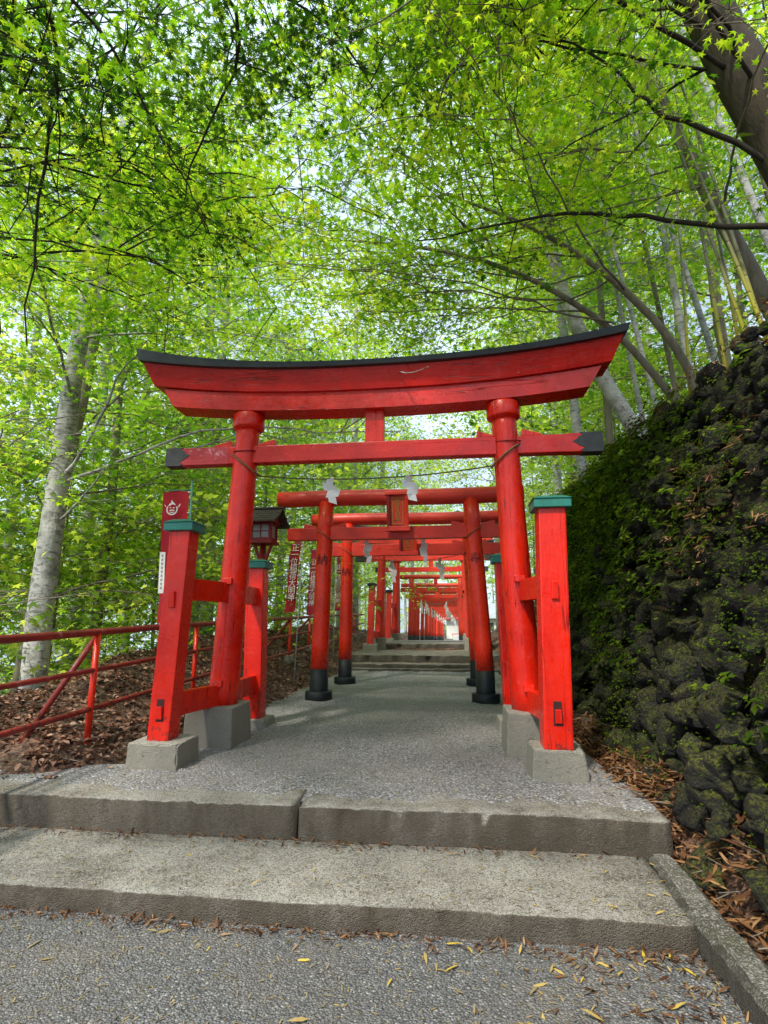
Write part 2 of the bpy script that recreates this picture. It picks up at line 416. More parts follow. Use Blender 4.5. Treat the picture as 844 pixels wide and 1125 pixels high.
def grid_mesh(name, xs, ys, zfun, mat, kind, jitter=0):
    X, Y = np.meshgrid(xs, ys); Z = zfun(X, Y)
    if jitter: Z = Z + RG.normal(0, jitter, Z.shape)
    V = np.stack([X.ravel(), Y.ravel(), Z.ravel()], 1)
    nx, ny = len(xs), len(ys)
    i = (np.arange(ny-1)[:, None]*nx + np.arange(nx-1)[None, :]).ravel()
    T = np.concatenate([np.stack([i, i+1, i+nx+1], 1), np.stack([i, i+nx+1, i+nx], 1)])
    o = mesh_np(name, V, T, mat, smooth=True); o['kind'] = kind; return o

def lump(x, y): return .018*np.sin(x*5.1+y*2.2)+.014*np.sin(x*9.7-y*7.3)+.012*np.sin(y*12.3+x*3)
gx = np.concatenate([np.linspace(-260, -20, 14), np.linspace(-18, -5, 27), np.linspace(-4.8, 5, 99), np.linspace(5.5, 20, 25), np.linspace(24, 260, 14)])
gy = np.concatenate([np.linspace(-60, -2, 14), np.linspace(-1, 20, 148), np.linspace(20.5, 60, 60), np.linspace(64, 420, 25)])
def terr(x, y):
    z = ground_z(x, y)
    rough = np.clip((np.abs(x+.1)-1.9)*2, 0, 1)*ss(4.0, 4.6, y)
    return z - .045 + lump(x, y)*rough*2.2
grid_mesh('ground', gx, gy, terr, M['floor'], 'structure')

def strip(name, ys, xl, xr, zfun, mat, nx=24, amp=0):
    ys = np.asarray(ys); U = np.linspace(0, 1, nx)
    X = xl(ys)[:, None]*(1-U) + xr(ys)[:, None]*U; Y = np.repeat(ys[:, None], nx, 1)
    Z = zfun(X, Y) + amp*lump(X*2.3, Y*1.7)
    V = np.stack([X.ravel(), Y.ravel(), Z.ravel()], 1); n = len(ys)
    i = (np.arange(n-1)[:, None]*nx + np.arange(nx-1)[None, :]).ravel()
    T = np.concatenate([np.stack([i, i+1, i+nx+1], 1), np.stack([i, i+nx+1, i+nx], 1)])
    o = mesh_np(name, V, T, mat, smooth=True); o['kind'] = 'structure'; return o
wv = lambda y, s: .07*np.sin(y*1.7+s)+.05*np.sin(y*3.9+2*s)
strip('asphalt_road', np.linspace(-14, 3.22, 60), lambda y: np.full_like(y, -9.), lambda y: np.full_like(y, 1.93), lambda x, y: 0*x+.004, M['asphalt'], 60, .1)
strip('gravel_path', np.concatenate([np.linspace(4.10, 4.6, 26), np.linspace(4.66, 13.6, 90)]), lambda y: np.where(y < 4.83, -5.2+(y-4.10)*4.0, -2.28+.03*(y-4.83)) + wv(y, 1),
      lambda y: np.interp(y, [4.18, 4.6, 5.2, 8, 14], [2.12, 2.06, 1.98, 1.80, 1.78]) + wv(y, 4)*.6, lambda x, y: np.where(y < 4.34, .330+(y-4.1)*.11, path_z(y)+.007)+0*x, M['gravel'], 60, .22)
strip('upper_path', np.linspace(17.25, 74, 70), lambda y: -1.9+(y-17)*.02, lambda y: 1.9+(y-17)*.05, lambda x, y: path_z(y)+.006+0*x, M['gravel'], 10, .1)

# ------------------------------------------------------------------ concrete steps and kerb
def rough_slab(name, x0, x1, y0, y1, z0, z1, mat, label, cat='step', jag=.008, seg=.10, wave=None, group=None):
    """weathered concrete slab: gridded skin whose arrises are chipped and uneven"""
    nx = max(4, int((x1-x0)/seg)); prof = []
    d = y1-y0; h = z1-z0; e = .010
    base = [(0, 0), (0, h*.5), (0, h-e), (e*.35, h-e*.3), (e, h), (d*.3, h), (d*.65, h), (d-.01, h), (d, h-.01), (d, 0)]
    V = []; r = np.random.default_rng(int(abs(x0*100)+abs(y0*1000)))
    xs = np.linspace(x0, x1, nx+1); lowf = np.cumsum(r.normal(0, jag*.35, nx+1)); lowf -= np.linspace(lowf[0], lowf[-1], nx+1)
    for i, x in enumerate(xs):
        endc = .0 if 0 < i < nx else .012
        chip = max(0, r.normal(0, jag)) * (2.2 if r.random() < .12 else 1)
        for k, (py, pz) in enumerate(base):
            edge = k in (2, 3, 4)
            dy = lowf[i]*.7 + r.normal(0, jag*.25) + (chip if edge else 0) + endc*(k < 5)
            dz = lowf[i]*.4*(pz > .05) - (chip*.7 if edge else 0) + (r.normal(0, jag*.3) if pz > .05 else 0)
            V.append((x, y0+py+dy*(py < d*.5), z0+pz+dz))
    m = len(base); T = []
    for i in range(nx):
        for k in range(m-1):
            a = i*m+k; T += [(a, a+m, a+m+1), (a, a+m+1, a+1)]
    for s_, i in ((1, 0), (-1, nx)):
        for k in range(1, m-1):
            t = (i*m, i*m+k, i*m+k+1); T.append(t if s_ > 0 else t[::-1])
    o = mesh_np(name, V, T, mat, loc=((x0+x1)/2, (y0+y1)/2, z0))
    return tag(o, label, cat, group)
# finer: join crack between the two slabs is a real gap
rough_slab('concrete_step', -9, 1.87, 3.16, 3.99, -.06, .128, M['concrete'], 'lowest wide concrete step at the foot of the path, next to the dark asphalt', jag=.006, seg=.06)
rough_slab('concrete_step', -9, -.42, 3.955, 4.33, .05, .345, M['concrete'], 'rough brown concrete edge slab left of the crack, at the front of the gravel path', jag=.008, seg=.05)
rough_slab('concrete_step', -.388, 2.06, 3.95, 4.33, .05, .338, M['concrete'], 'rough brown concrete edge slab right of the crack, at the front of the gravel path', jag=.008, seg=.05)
FS = [(13.50, 13.80, .30, .466, -1.95, 2.05, 'lowest'), (13.76, 14.40, .30, .553, -1.95, 1.75, 'second lowest'),
      (14.36, 17.24, .40, .741, -2.3, 1.95, 'third and deepest'), (17.2, 17.9, .50, .909, -2.1, 2.0, 'topmost')]
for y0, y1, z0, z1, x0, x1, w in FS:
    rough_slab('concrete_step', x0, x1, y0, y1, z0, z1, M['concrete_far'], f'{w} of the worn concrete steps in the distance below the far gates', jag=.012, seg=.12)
V = []; 
kb = MB()
kp = [(1.98, 4.16, 0), (1.96, 3.7, 0), (1.93, 3.3, 0), (1.945, 2.9, 0), (1.93, 2.4, 0), (1.95, 1.9, 0), (1.93, 1.2, 0)]
secs = []
kpf = [tuple(np.array([np.interp(t, range(len(kp)), [p[i] for p in kp]) for i in range(3)])) for t in np.linspace(0, len(kp)-1, 60)]
for i, (x, y, z) in enumerate(kpf):
    j = lambda a=.006: rnd.uniform(-a, a)
    zt = .155 + .012*math.sin(y*4)
    w = .17 if y < 3.9 else .15
    secs.append([(x-w/2+j(), y, -.05), (x-w/2+j(), y, zt-.03+j()), (x-w/2+.03+j(), y, zt+j()), (x+w/2-.03+j(), y, zt+j()), (x+w/2+j(), y, zt-.03), (x+w/2, y, -.05)])
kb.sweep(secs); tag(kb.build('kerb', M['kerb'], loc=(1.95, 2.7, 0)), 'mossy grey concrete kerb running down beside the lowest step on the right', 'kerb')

# ------------------------------------------------------------------ first gate (large, with side posts)
def arch(x, cx, hl, rise): 
    t = abs(x-cx)/hl; return rise*t**2.4

def ryobu_gate(root, cx, cy, gz, k=1.0, first=True, red=None):
    redh = red or M['red_h']; red = red or M['red']
    Z = lambda z: gz + (z-.34)*k
    Xc = lambda x: cx + (x+.14)*k
    Yc = lambda y: cy + (y-5.75)*k
    P = lambda x, y, z: (Xc(x), Yc(y), Z(z))
    # columns with collars
    for xb, xt, nm in ((-1.735, -1.605, 'l'), (1.435, 1.325, 'r')):
        m = MB(); n = 16; pts = [P(xb+(xt-xb)*t, 5.75, .70+(3.90-.70)*t) for t in np.linspace(0, 1, n)]
        m.tube(pts, [(.158-.024*t)*k for t in np.linspace(0, 1, n)], 28, wob=.012)
        c = m.build('column', red, root)
        m = MB(); px, py, pz = P(xt, 5.75, 3.80)
        m.lathe((px, py, pz), [(.145*k, -.02*k), (.176*k, 0), (.182*k, .02*k), (.182*k, .155*k), (.172*k, .17*k), (.12*k, .172*k)], 28)
        m.build('collar', red, c)
        if first:
            lx = xb+(xt-xb)*.82; pts = []
            for a in np.linspace(-.2, PI+.35, 15) + PI:   # straw rope slung round the column front, sloping
                sgn = 1 if nm == 'l' else -1
                pts.append(P(lx+.010*sgn+math.cos(a)*.155, 5.75+math.sin(a)*.155, 3.37-.125*math.cos(a)*sgn))
            MB().tube(pts, .011, 8).build('rope_loop', M['rope'], c)
            pts = [P(lx+.012+math.cos(a)*.15, 5.75+math.sin(a)*.15, 3.53+.03*math.sin(a)) for a in np.linspace(PI-.2, 2*PI+.2, 14)]
            MB().tube(pts, .007, 8).build('dark_band', M['red_lantern'], c)
    # tie beam
    m = MB(); m.hexa([P(-2.25, 5.68, 3.375), P(2.02, 5.68, 3.375), P(2.02, 5.82, 3.375), P(-2.25, 5.82, 3.375)],
                     [P(-2.25, 5.68, 3.575), P(2.02, 5.68, 3.575), P(2.02, 5.82, 3.575), P(-2.25, 5.82, 3.575)], .008*k)
    tb = m.build('tie_beam', redh, root)
    if first:
        m = MB(); m.box(Xc(-2.44), Xc(-1.80), Yc(5.676), Yc(5.824), Z(3.371), Z(3.579), .008); tag(m.build('peeling_beam_end', M['peel'], tb), 'faded pink peeling left end of the red tie beam')
        m = MB(); m.box(Xc(1.95), Xc(2.19), Yc(5.676), Yc(5.824), Z(3.371), Z(3.579), .008); m.build('beam_end', redh, tb)
    for s_, xa, xb2 in ((-1, -2.565, -2.22 if not first else -2.38), (1, 2.345, 2.0 if not first else 2.14)):
        jag = [0, .03, -.02, .045, .075, .12, .07, .05, .0, .03][:]
        zs = np.linspace(3.366, 3.584, len(jag))
        m = MB()
        pts = [P(xa, 5.670, 3.366)] + [P(xb2 - s_*(-j), 5.670, z) if False else P(xb2 - s_*j*.9, 5.670, z) for j, z in zip(jag, zs)] + [P(xa, 5.670, 3.584)]
        m.poly(pts, (0, .160*k, 0)); m.build('end_cap', M['black'], tb)
    for x0, x1 in ((-2.0, -1.78), (-1.47, -1.26), (1.02, 1.20), (1.50, 1.72)):
        m = MB(); m.hexa([P(x0, 5.69, 3.577), P(x1, 5.69, 3.577), P(x1, 5.81, 3.577), P(x0, 5.81, 3.577)],
                         [P(x0+.01, 5.69, 3.60 if abs(x0) > abs(x1) else 3.655), P(x1-.01, 5.69, 3.655 if abs(x0) > abs(x1) else 3.60), P(x1-.01, 5.81, 3.655 if abs(x0) > abs(x1) else 3.60), P(x0+.01, 5.81, 3.60 if abs(x0) > abs(x1) else 3.655)], .006)
        m.build('wedge', red, root)
    m = MB(); m.box(Xc(-.215), Xc(-.005), Yc(5.69), Yc(5.81), Z(3.577), Z(3.96), .006); m.build('centre_strut', red, root)
    # lower and upper lintel, roof: curved lofts
    def loft(x0, x1, secf, name, mat, par, n=41):
        m = MB(); m.sweep([[P(xx, yy, zz) for xx, yy, zz in secf(t)] for t in np.linspace(0, 1, n)]); return m.build(name, mat, par)
    c0 = -.125
    def low(t):
        s_ = []
        for dy, z, ex in ((-.15, 3.945, 0), (.15, 3.945, 0), (.15, 4.16, .14), (-.15, 4.16, .14)):
            x = c0 + (2*t-1)*(2.36+ex); s_.append((x, 5.75+dy, z + arch(x, c0, 2.5, .145)))
        return s_
    loft(0, 1, low, 'lower_lintel', redh, root)
    def up(t):
        s_ = []
        for dy, z, ex in ((-.185, 4.158, 0), (.185, 4.158, 0), (.27, 4.40, .12), (-.27, 4.40, .12)):
            x = c0 + (2*t-1)*(2.60+ex); s_.append((x, 5.75+dy, z + arch(x, c0, 2.7, .195)))
        return s_
    loft(0, 1, up, 'upper_lintel', redh, root)
    def roof(t):
        s_ = []
        e = abs(2*t-1)**2.2*(.085 if t < .5 else .03)
        for dy, z in ((-.33, 4.385), (.33, 4.385), (.35, 4.435), (.02, 4.53), (-.02, 4.53), (-.35, 4.435)):
            x = c0 + (2*t-1)*(2.74 + (.03 if z > 4.4 else 0)); s_.append((x, 5.75+dy, z + arch(x, c0, 2.75, .215) + (e if z > 4.4 else 0)))
        return s_
    rf = loft(0, 1, roof, 'roof_sheet', M['roof_dark'], root)
    if first:   # overlapping roof sheets: thin standing laps
        for i in range(1, 15):
            t = i/15
            m = MB(); a = [[P(xx+e, yy-.006*(1 if yy < 5.75 else -1), zz+.006) for xx, yy, zz in roof(t)[2:]] for e in (-.012, .012)]
            b = [[P(xx+e, yy, zz-.01) for xx, yy, zz in roof(t)[2:]] for e in (-.012, .012)]
            for q in range(2): 
                pass
            m.sweep([a[0]+b[0][::-1], a[1]+b[1][::-1]]); m.build('roof_lap', M['roof_dark'], rf)
    # side posts, rails, footings
    side = [(-1.912, -1.850, 4.88, .555, 2.45, .102), (1.535, 1.60, 4.88, .575, 2.585, .118), (-1.73, -1.77, 6.72, .44, 2.27, .112), (1.40, 1.36, 6.72, .50, 2.30, .112)]
    for xb, xt, y, zb, zt, hw in side:
        m = MB(); nseg = 1
        m.hexa([P(xb-hw, y-hw, zb), P(xb+hw, y-hw, zb), P(xb+hw, y+hw, zb), P(xb-hw, y+hw, zb)],
               [P(xt-hw, y-hw, zt), P(xt+hw, y-hw, zt), P(xt+hw, y+hw, zt), P(xt-hw, y+hw, zt)], .014*k)
        sp = m.build('side_post', red, root)
        m = MB(); w = hw+.042
        m.hexa([P(xt-w, y-w, zt-.005), P(xt+w, y-w, zt-.005), P(xt+w, y+w, zt-.005), P(xt-w, y+w, zt-.005)],
               [P(xt-w, y-w, zt+.075), P(xt+w, y-w, zt+.075), P(xt+w, y+w, zt+.075), P(xt-w, y+w, zt+.075)], .008*k)
        m.hexa([P(xt-w-.012, y-w-.012, zt+.074), P(xt+w+.012, y-w-.012, zt+.074), P(xt+w+.012, y+w+.012, zt+.074), P(xt-w-.012, y+w+.012, zt+.074)],
               [P(xt-w+.06, y-w+.06, zt+.11), P(xt+w-.06, y-w+.06, zt+.11), P(xt+w-.06, y+w-.06, zt+.11), P(xt-w+.06, y+w-.06, zt+.11)], .004*k)
        m.build('post_cap', M['green'] if first else M['sleeve'], sp)
        if first and y < 5.75:
            for zz, hh, pw in ((1.80 if xb < 0 else 1.86, .15, .030), (.80 if xb < 0 else .84, .11, .028)):
                tt = (zz-zb)/(zt-zb); xx = xb+(xt-xb)*tt
                m = MB(); m.hexa([P(xx-pw, y-hw-.022, zz-hh/2), P(xx+pw, y-hw-.022, zz-hh/2), P(xx+pw, y-hw+.02, zz-hh/2), P(xx-pw, y-hw+.02, zz-hh/2)],
                                 [P(xx-pw+.004, y-hw-.032, zz+hh/2), P(xx+pw-.004, y-hw-.032, zz+hh/2), P(xx+pw-.004, y-hw+.02, zz+hh/2), P(xx-pw+.004, y-hw+.02, zz+hh/2)], .006)
                m.build('peg', red, sp)
                if zz < 1:
                    m = MB(); m.hexa([P(xx-pw-.012, y-hw-.004, zz-.075), P(xx+pw+.010, y-hw-.004, zz-.075), P(xx+pw+.010, y-hw+.02, zz-.075), P(xx-pw-.012, y-hw+.02, zz-.075)],
                                     [P(xx-pw-.006, y-hw-.004, zz+.115), P(xx+pw+.004, y-hw-.004, zz+.115), P(xx+pw+.004, y-hw+.02, zz+.115), P(xx-pw-.006, y-hw+.02, zz+.115)], .003)
                    m.build('mortise', M['ink'], sp)
        # rails from post to column
        colx = (-1.735, 1.435)[xb > 0]; colt = (-1.605, 1.325)[xb > 0]
        for z0, z1 in ((1.80, 2.01), (.74, .95)):
            zm = (z0+z1)/2; tt = (zm-zb)/(zt-zb); tc = (zm-.7)/3.2
            xa = xb+(xt-xb)*tt; xc = colx+(colt-colx)*tc; ya, yb = sorted((y, 5.75)); x0_, x1_ = (xa, xc) if y < 5.75 else (xc, xa)
            m = MB(); w = .045
            m.hexa([P(x0_-w, ya, z0), P(x0_+w, ya, z0), P(x1_+w, yb, z0), P(x1_-w, yb, z0)], [P(x0_-w, ya, z1), P(x0_+w, ya, z1), P(x1_+w, yb, z1), P(x1_-w, yb, z1)], .006)
            rl = m.build('brace_rail', red, root)
            yy = 5.75 + (-.17 if y < 5.75 else .17)
            m = MB(); m.hexa([P(xc-.05, yy-.03, z1-.02), P(xc+.05, yy-.03, z1-.02), P(xc+.05, yy+.03, z1-.02), P(xc-.05, yy+.03, z1-.02)],
                             [P(xc-.05, yy-.02, z1+.045), P(xc+.05, yy-.02, z1+.045), P(xc+.05, yy+.03, z1+.045), P(xc-.05, yy+.03, z1+.045)], .004)
            m.build('wedge', red, rl)
    def block(x0, x1, y0, y1, zt, ins=.02, skew=0):
        m = MB(); m.hexa([P(x0, y0, .26), P(x1, y0, .26), P(x1, y1, .26), P(x0, y1, .26)],
                         [P(x0+ins+skew, y0+ins, zt), P(x1-ins+skew, y0+ins, zt-.008), P(x1-ins+skew, y1-ins, zt), P(x0+ins+skew, y1-ins, zt+.006)], .016*k)
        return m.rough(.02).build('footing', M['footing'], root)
    block(-2.135, -1.655, 4.66, 5.10, .565, .012)
    block(1.295, 1.765, 4.71, 5.12, .585, .035)
    block(-2.03, -1.50, 5.46, 6.03, .745, .02, .0)
    block(1.18, 1.72, 5.47, 6.03, .745, .03, .0)
    block(-1.95, -1.50, 6.50, 6.94, .45, .03)
    block(1.19, 1.62, 6.50, 6.94, .50, .03)

g1 = thing('torii_gate', 'largest red torii gate in front, with curved black roof edge and four green-capped side posts', 'torii gate', (-.14, 5.75, .34))
ryobu_gate(g1, -.14, 5.75, .34)

# gates four and five, the same braced type, up on the steps
g4 = thing('torii_gate', 'braced red torii with black roof edge standing on the deep third step in the distance', 'torii gate', (-.08, 17.0, .741))
ryobu_gate(g4, -.08, 17.0, .741, .90, first=False, red=M['red_beam'])
g5 = copy_tree(g4); g5.location = (.0, 20.6, .80); g5.scale = (.97, .97, .97)
g5['label'] = 'braced red torii directly behind the one on the deep step, beside the grey post'

# ------------------------------------------------------------------ log gates
def log_gate(root, cx, cy, gz, xl=(-1.46, -1.40), xr=(1.22, 1.08), ztop=3.62, kz=(3.55, 3.83), kx=(-2.25, 1.95), nz=(2.96, 3.17), nx=(-2.06, 1.78), r=.145,
             kan=True, red=None, log=None, strut=False, lod=1, foot=.22):
    red = red or M['red_log']; log = log or M['red_beam']
    for (xb, xt), ch in ((xl, '納'), (xr, '奉')):
        n = 8
        m = MB(); m.tube([(cx+xb+(xt-xb)*t, cy, gz+.46+(ztop-gz-.46)*t) for t in np.linspace(0, 1, n)], [r*(1-.08*t) for t in np.linspace(0, 1, n)], 28 if lod else 14)
        c = m.build('column', red, root)
        m = MB(); m.lathe((cx+xb, cy, gz), [(r*1.02, .10), (r*1.03, .13), (r*1.02, .48), (r*.9, .485)], 28 if lod else 14); sl = m.build('sleeve', M['sleeve'], c)
        m = MB(); m.lathe((cx+xb, cy, gz), [(foot, -.08), (foot, .12), (foot-.012, .135), (r*.6, .137)], 28 if lod else 14); m.build('foot', M['sleeve'], c)
        if kan:
            zz = 2.60; tt = (zz-gz-.46)/(ztop-gz-.46)
            text_mesh('inscription', ch, .20, M['ink'], c, (0, 0, zz), wrap=(cx+xb+(xt-xb)*tt, cy, r*(1-.08*tt)))
        if lod:
            s_ = 1 if xb < 0 else -1; pts = []
            for a in np.linspace(PI-.3, 2*PI+.3, 12):
                pts.append((cx+xb+(xt-xb)*.8+math.cos(a)*(r*.95+.01), cy+math.sin(a)*(r*.95+.01), 3.05-.10*math.cos(a)*s_))
            MB().tube(pts, .008, 6).build('rope_loop', M['rope'], c)
    kz0, kz1 = kz; kr = (kz1-kz0)/2; N = 10
    pts = [(cx+kx[0]+(kx[1]-kx[0])*t, cy, (kz0+kz1)/2 + .10*abs(2*t-1)**2*0 + .01*math.sin(t*7)) for t in np.linspace(0, 1, N)]
    MB().tube(pts, kr, 28 if lod else 14).build('lintel_log', log, root)
    m = MB(); m.box(cx+nx[0], cx+nx[1], cy-.07, cy+.07, nz[0], nz[1], .008); tb = m.build('tie_beam', log if lod else red, root)
    if lod:
        for (xb, xt) in (xl, xr):
            xx = cx+xb+(xt-xb)*.8
            for s_ in (-1, 1):
                m = MB(); a0, a1 = xx+s_*r*.9, xx+s_*(r+.22); q = .055
                z0 = nz[1]+.0015
                m.hexa([(a0, cy-.06, z0), (a1, cy-.06, z0), (a1, cy+.06, z0), (a0, cy+.06, z0)], [(a0, cy-.06, z0+.025), (a1-.01*s_, cy-.06, z0+.075), (a1-.01*s_, cy+.06, z0+.075), (a0, cy+.06, z0+.025)], .004)
                m.build('wedge', log, root)
    if strut:
        m = MB(); xm = cx+(xl[1]+xr[1])/2; m.box(xm-.09, xm+.09, cy-.055, cy+.055, nz[1]+.002, kz0+.04, .004); m.build('centre_strut', log, root)

def plaque(root, x, y, z0, z1, w, text='稲荷大明神', tilt=.10):
    """framed name tablet leaning forward"""
    h = z1-z0; yo = lambda z: y - tilt*(z-z0)/h
    m = MB(); m.hexa([(x-w/2+.03, y, z0), (x+w/2-.03, y, z0), (x+w/2-.03, y+.03, z0), (x-w/2+.03, y+.03, z0)],
                     [(x-w/2+.03, yo(z1), z1), (x+w/2-.03, yo(z1), z1), (x+w/2-.03, yo(z1)+.03, z1), (x-w/2+.03, yo(z1)+.03, z1)], .002)
    pl = m.build('name_plaque', M['red_beam'], root)
    f = .055
    for (xa, xb, za, zb) in ((x-w/2, x-w/2+f, z0, z1), (x+w/2-f, x+w/2, z0, z1)):
        m = MB(); m.hexa([(xa, yo(za)-.045, za), (xb, yo(za)-.045, za), (xb, yo(za)+.04, za), (xa, yo(za)+.04, za)], [(xa, yo(zb)-.045, zb), (xb, yo(zb)-.045, zb), (xb, yo(zb)+.04, zb), (xa, yo(zb)+.04, zb)], .006)
        m.build('frame_bar', M['red_lantern'] if xa < x else M['red_log'], pl)
    for za, zb, e in ((z0-.035, z0+.045, .025), (z1-.03, z1+.02, .03)):
        m = MB(); yy = yo((za+zb)/2)
        m.box(x-w/2-e, x+w/2+e, yy-.055, yy+.045, za, zb, .006); m.build('frame_bar', M['red_beam'], pl)
    # thin gilt inner line and gilt characters
    m = MB(); a, b, c, d = x-w/2+f+.03, x+w/2-f-.03, z0+.08, z1-.07
    for (xa, xb, za, zb) in ((a, a+.012, c, d), (b-.012, b, c, d), (a+.012, b-.012, c, c+.012), (a+.012, b-.012, d-.012, d)):
        m.hexa([(xa, yo(za)-.008, za), (xb, yo(za)-.008, za), (xb, yo(za)+.002, za), (xa, yo(za)+.002, za)], [(xa, yo(zb)-.008, zb), (xb, yo(zb)-.008, zb), (xb, yo(zb)+.002, zb), (xa, yo(zb)+.002, zb)], 0)
    m.build('gilt_border', M['gold'], pl)
    t = text_mesh('inscription', text, h*.155, M['gold'], pl, (x, y, (z0+z1)/2+.01), vertical=True, thick=.005)
    off = root_loc(pl)
    for v in t.data.vertices: v.co.y -= tilt*((v.co.z+off[2])-z0)/h
    return pl

g2 = thing('torii_gate', 'second red torii in line, round log lintel with framed plaque and black column feet', 'torii gate', (-.12, 8.95, .36))
log_gate(g2, 0, 8.95, .36)
plaque(g2, -.135, 8.78, 3.10, 3.69, .36)
g3 = thing('torii_gate', 'third red torii in line, smaller looking log gate with plaque hidden under the second gate', 'torii gate', (-.15, 11.2, .36))
log_gate(g3, 0, 11.2, .36, xl=(-1.46, -1.44), xr=(1.20, 1.10), ztop=3.64, kz=(3.61, 3.87), kx=(-2.22, 1.95), nz=(2.95, 3.19), nx=(-1.78, 1.75), r=.135)
plaque(g3, -.13, 11.02, 2.97, 3.5, .36)

# the long tunnel of small gates beyond the steps
gt = thing('torii_gate', 'first and biggest of the gates in the far red tunnel beyond the steps', 'torii gate', (.05, 27, .45), 'gates of the far tunnel')
log_gate(gt, .05, 27, .45, xl=(-1.30, -1.22), xr=(1.28, 1.20), ztop=3.70, kz=(3.66, 3.88), kx=(-2.0, 2.0), nz=(3.03, 3.24), nx=(-1.75, 1.75), r=.125, kan=False, red=M['red_far'], log=M['red_far'], strut=True, lod=0, foot=.19)
ORD = ['second', 'third', 'fourth', 'fifth', 'sixth', 'seventh', 'eighth', 'ninth', 'tenth', 'eleventh', 'twelfth']
TY = [30, 33, 36.5, 40, 43.5, 47, 51, 55, 59, 63, 67]
for w, y in zip(ORD, TY):
    g = copy_tree(gt); g.location = (.05+max(0, y-33)*.030, y, float(path_z(y)))
    q = rnd.uniform(.94, 1.0); g.scale = (1, 1, q)
    g['label'] = f'{w} gate counted from the near end of the far red tunnel beyond the steps'

# ------------------------------------------------------------------ ropes with paper streamers
def streamer(x, y, z, h, par, w=.10, mat='paper', seed=0):
    """zigzag folded paper: alternating offset leaves"""
    r = random.Random(seed); m = MB(); n = 4; zz = z; s_ = r.choice((-1, 1)); xx = x
    tw = r.uniform(-.5, .5)
    m.tube([(x, y, z+.05), (x, y, z-.01)], .004, 5)
    for i in range(n):
        hh = h*.30; ww = w*(.50, .95, .80, .55)[i]
        ca, sa = math.cos(tw+.45*s_), math.sin(tw+.45*s_)
        q = [(-ww*.45, hh*.22), (ww*.42, -hh*.12), (ww*.56, -hh*1.02), (-ww*.30, -hh*.80)]
        m.poly([(xx+s_*a*ca, y+a*sa-.010*i, zz+b) for a, b in q], (0, .003, 0))
        xx += s_*ww*.22 + w*.07; zz -= hh*.80; s_ = -s_
    return m.build('paper_streamer', M[mat], par)
def sag_rope(name, label, a, b, sag, r, streamers, h, w=.10, n=24, seed=0, group=None):
    a = Vector(a); b = Vector(b); t_ = thing(name, label, 'sacred rope', tuple((a+b)/2), group)
    f = lambda t: a.lerp(b, t) - Vector((0, 0, sag*4*t*(1-t)))
    MB().tube([f(t) for t in np.linspace(0, 1, n)], r, 7).build('rope', M['rope_thin'], t_)
    for i, t in enumerate(streamers):
        p = f(t); streamer(p.x, p.y-.02, p.z, h, t_, w, seed=seed+i)
    return t_
sag_rope('sacred_rope', 'thin rope with two big white paper streamers hanging from the front gate', (-1.62, 5.95, 3.30), (1.34, 5.95, 3.34), .10, .008, (.325, .635), .30, .21, seed=3)
sag_rope('sacred_rope', 'thin rope with two white paper streamers slung across the second gate', (-1.42, 9.12, 3.02), (1.12, 9.12, 3.06), .06, .007, (.28, .66), .42, .18, seed=11)
sag_rope('sacred_rope', 'thin rope with two white paper streamers slung across the third gate', (-1.42, 11.36, 3.0), (1.12, 11.36, 3.02), .16, .007, (.36, .76), .45, .20, seed=21)
sag_rope('sacred_rope', 'drooping rope with white streamers on the first gate of the far red tunnel', (-1.15, 26.85, 2.95), (1.2, 26.85, 2.95), .55, .016, (.2, .72), .62, .18, seed=31)
for i, (w, y) in enumerate(zip(ORD, TY)):
    if i % 1 == 0 and i < 9:
        x = .05+max(0, y-33)*.03; z = float(path_z(y))
        sag_rope('sacred_rope', f'small rope with white streamers on the {w} gate of the far tunnel', (x-1.15, y-.14, z+2.5), (x+1.15, y-.14, z+2.5), .35, .012, (.22, .70), .62, .19, n=8, seed=41+2*i, group='streamers of the far tunnel')

# ------------------------------------------------------------------ red pipe railing
RXS = lambda y: -2.78 - .02*math.sin(y)
RZ = lambda y: float(np.interp(y, [2, 3.9, 6.2, 10.5, 16.7, 24], [1.45, 1.46, 1.53, 1.64, 1.78, 1.90]))
rl = thing('pipe_railing', 'weathered dark red pipe railing with three rails along the leaf covered bank', 'railing', (-2.78, 8, .5))
ys = np.linspace(1.2, 22, 60)
for off, nm, r in ((0, 'top_rail', .035), (-.36, 'middle_rail', .024), (-.72, 'bottom_rail', .026)):
    MB().tube([(RXS(y), y, RZ(y)+off) for y in ys], r, 12).build(nm, M['red_rail'], rl)
for y in (2.9, 5.05, 7.25, 8.15, 9.9, 11.6, 13.4, 15.4, 17.6, 19.8):
    gz_ = float(ground_z(-2.78, y))
    p = MB().tube([(RXS(y), y, gz_-.15), (RXS(y), y, RZ(y)-.01)], .030, 12).build('rail_post', M['red_log'] if y > 5 else M['red_rail'], rl)
    if y > 8:
        MB().lathe((RXS(y), y, gz_-.1), [(.10, 0), (.11, .12), (.08, .2), (.05, .21)], 12).build('post_base', M['footing'], p)
    if y in (5.05, 9.9, 11.6, 13.4):
        d = (-.62, -.12) if y < 6 else (-.55, -.45)
        x2, y2 = RXS(y)+d[0], y+d[1]
        MB().tube([(RXS(y)-.02, y, RZ(y)-.05), (x2, y2, float(ground_z(x2, y2))-.1)], .028, 12).build('brace', M['red_rail'], p)

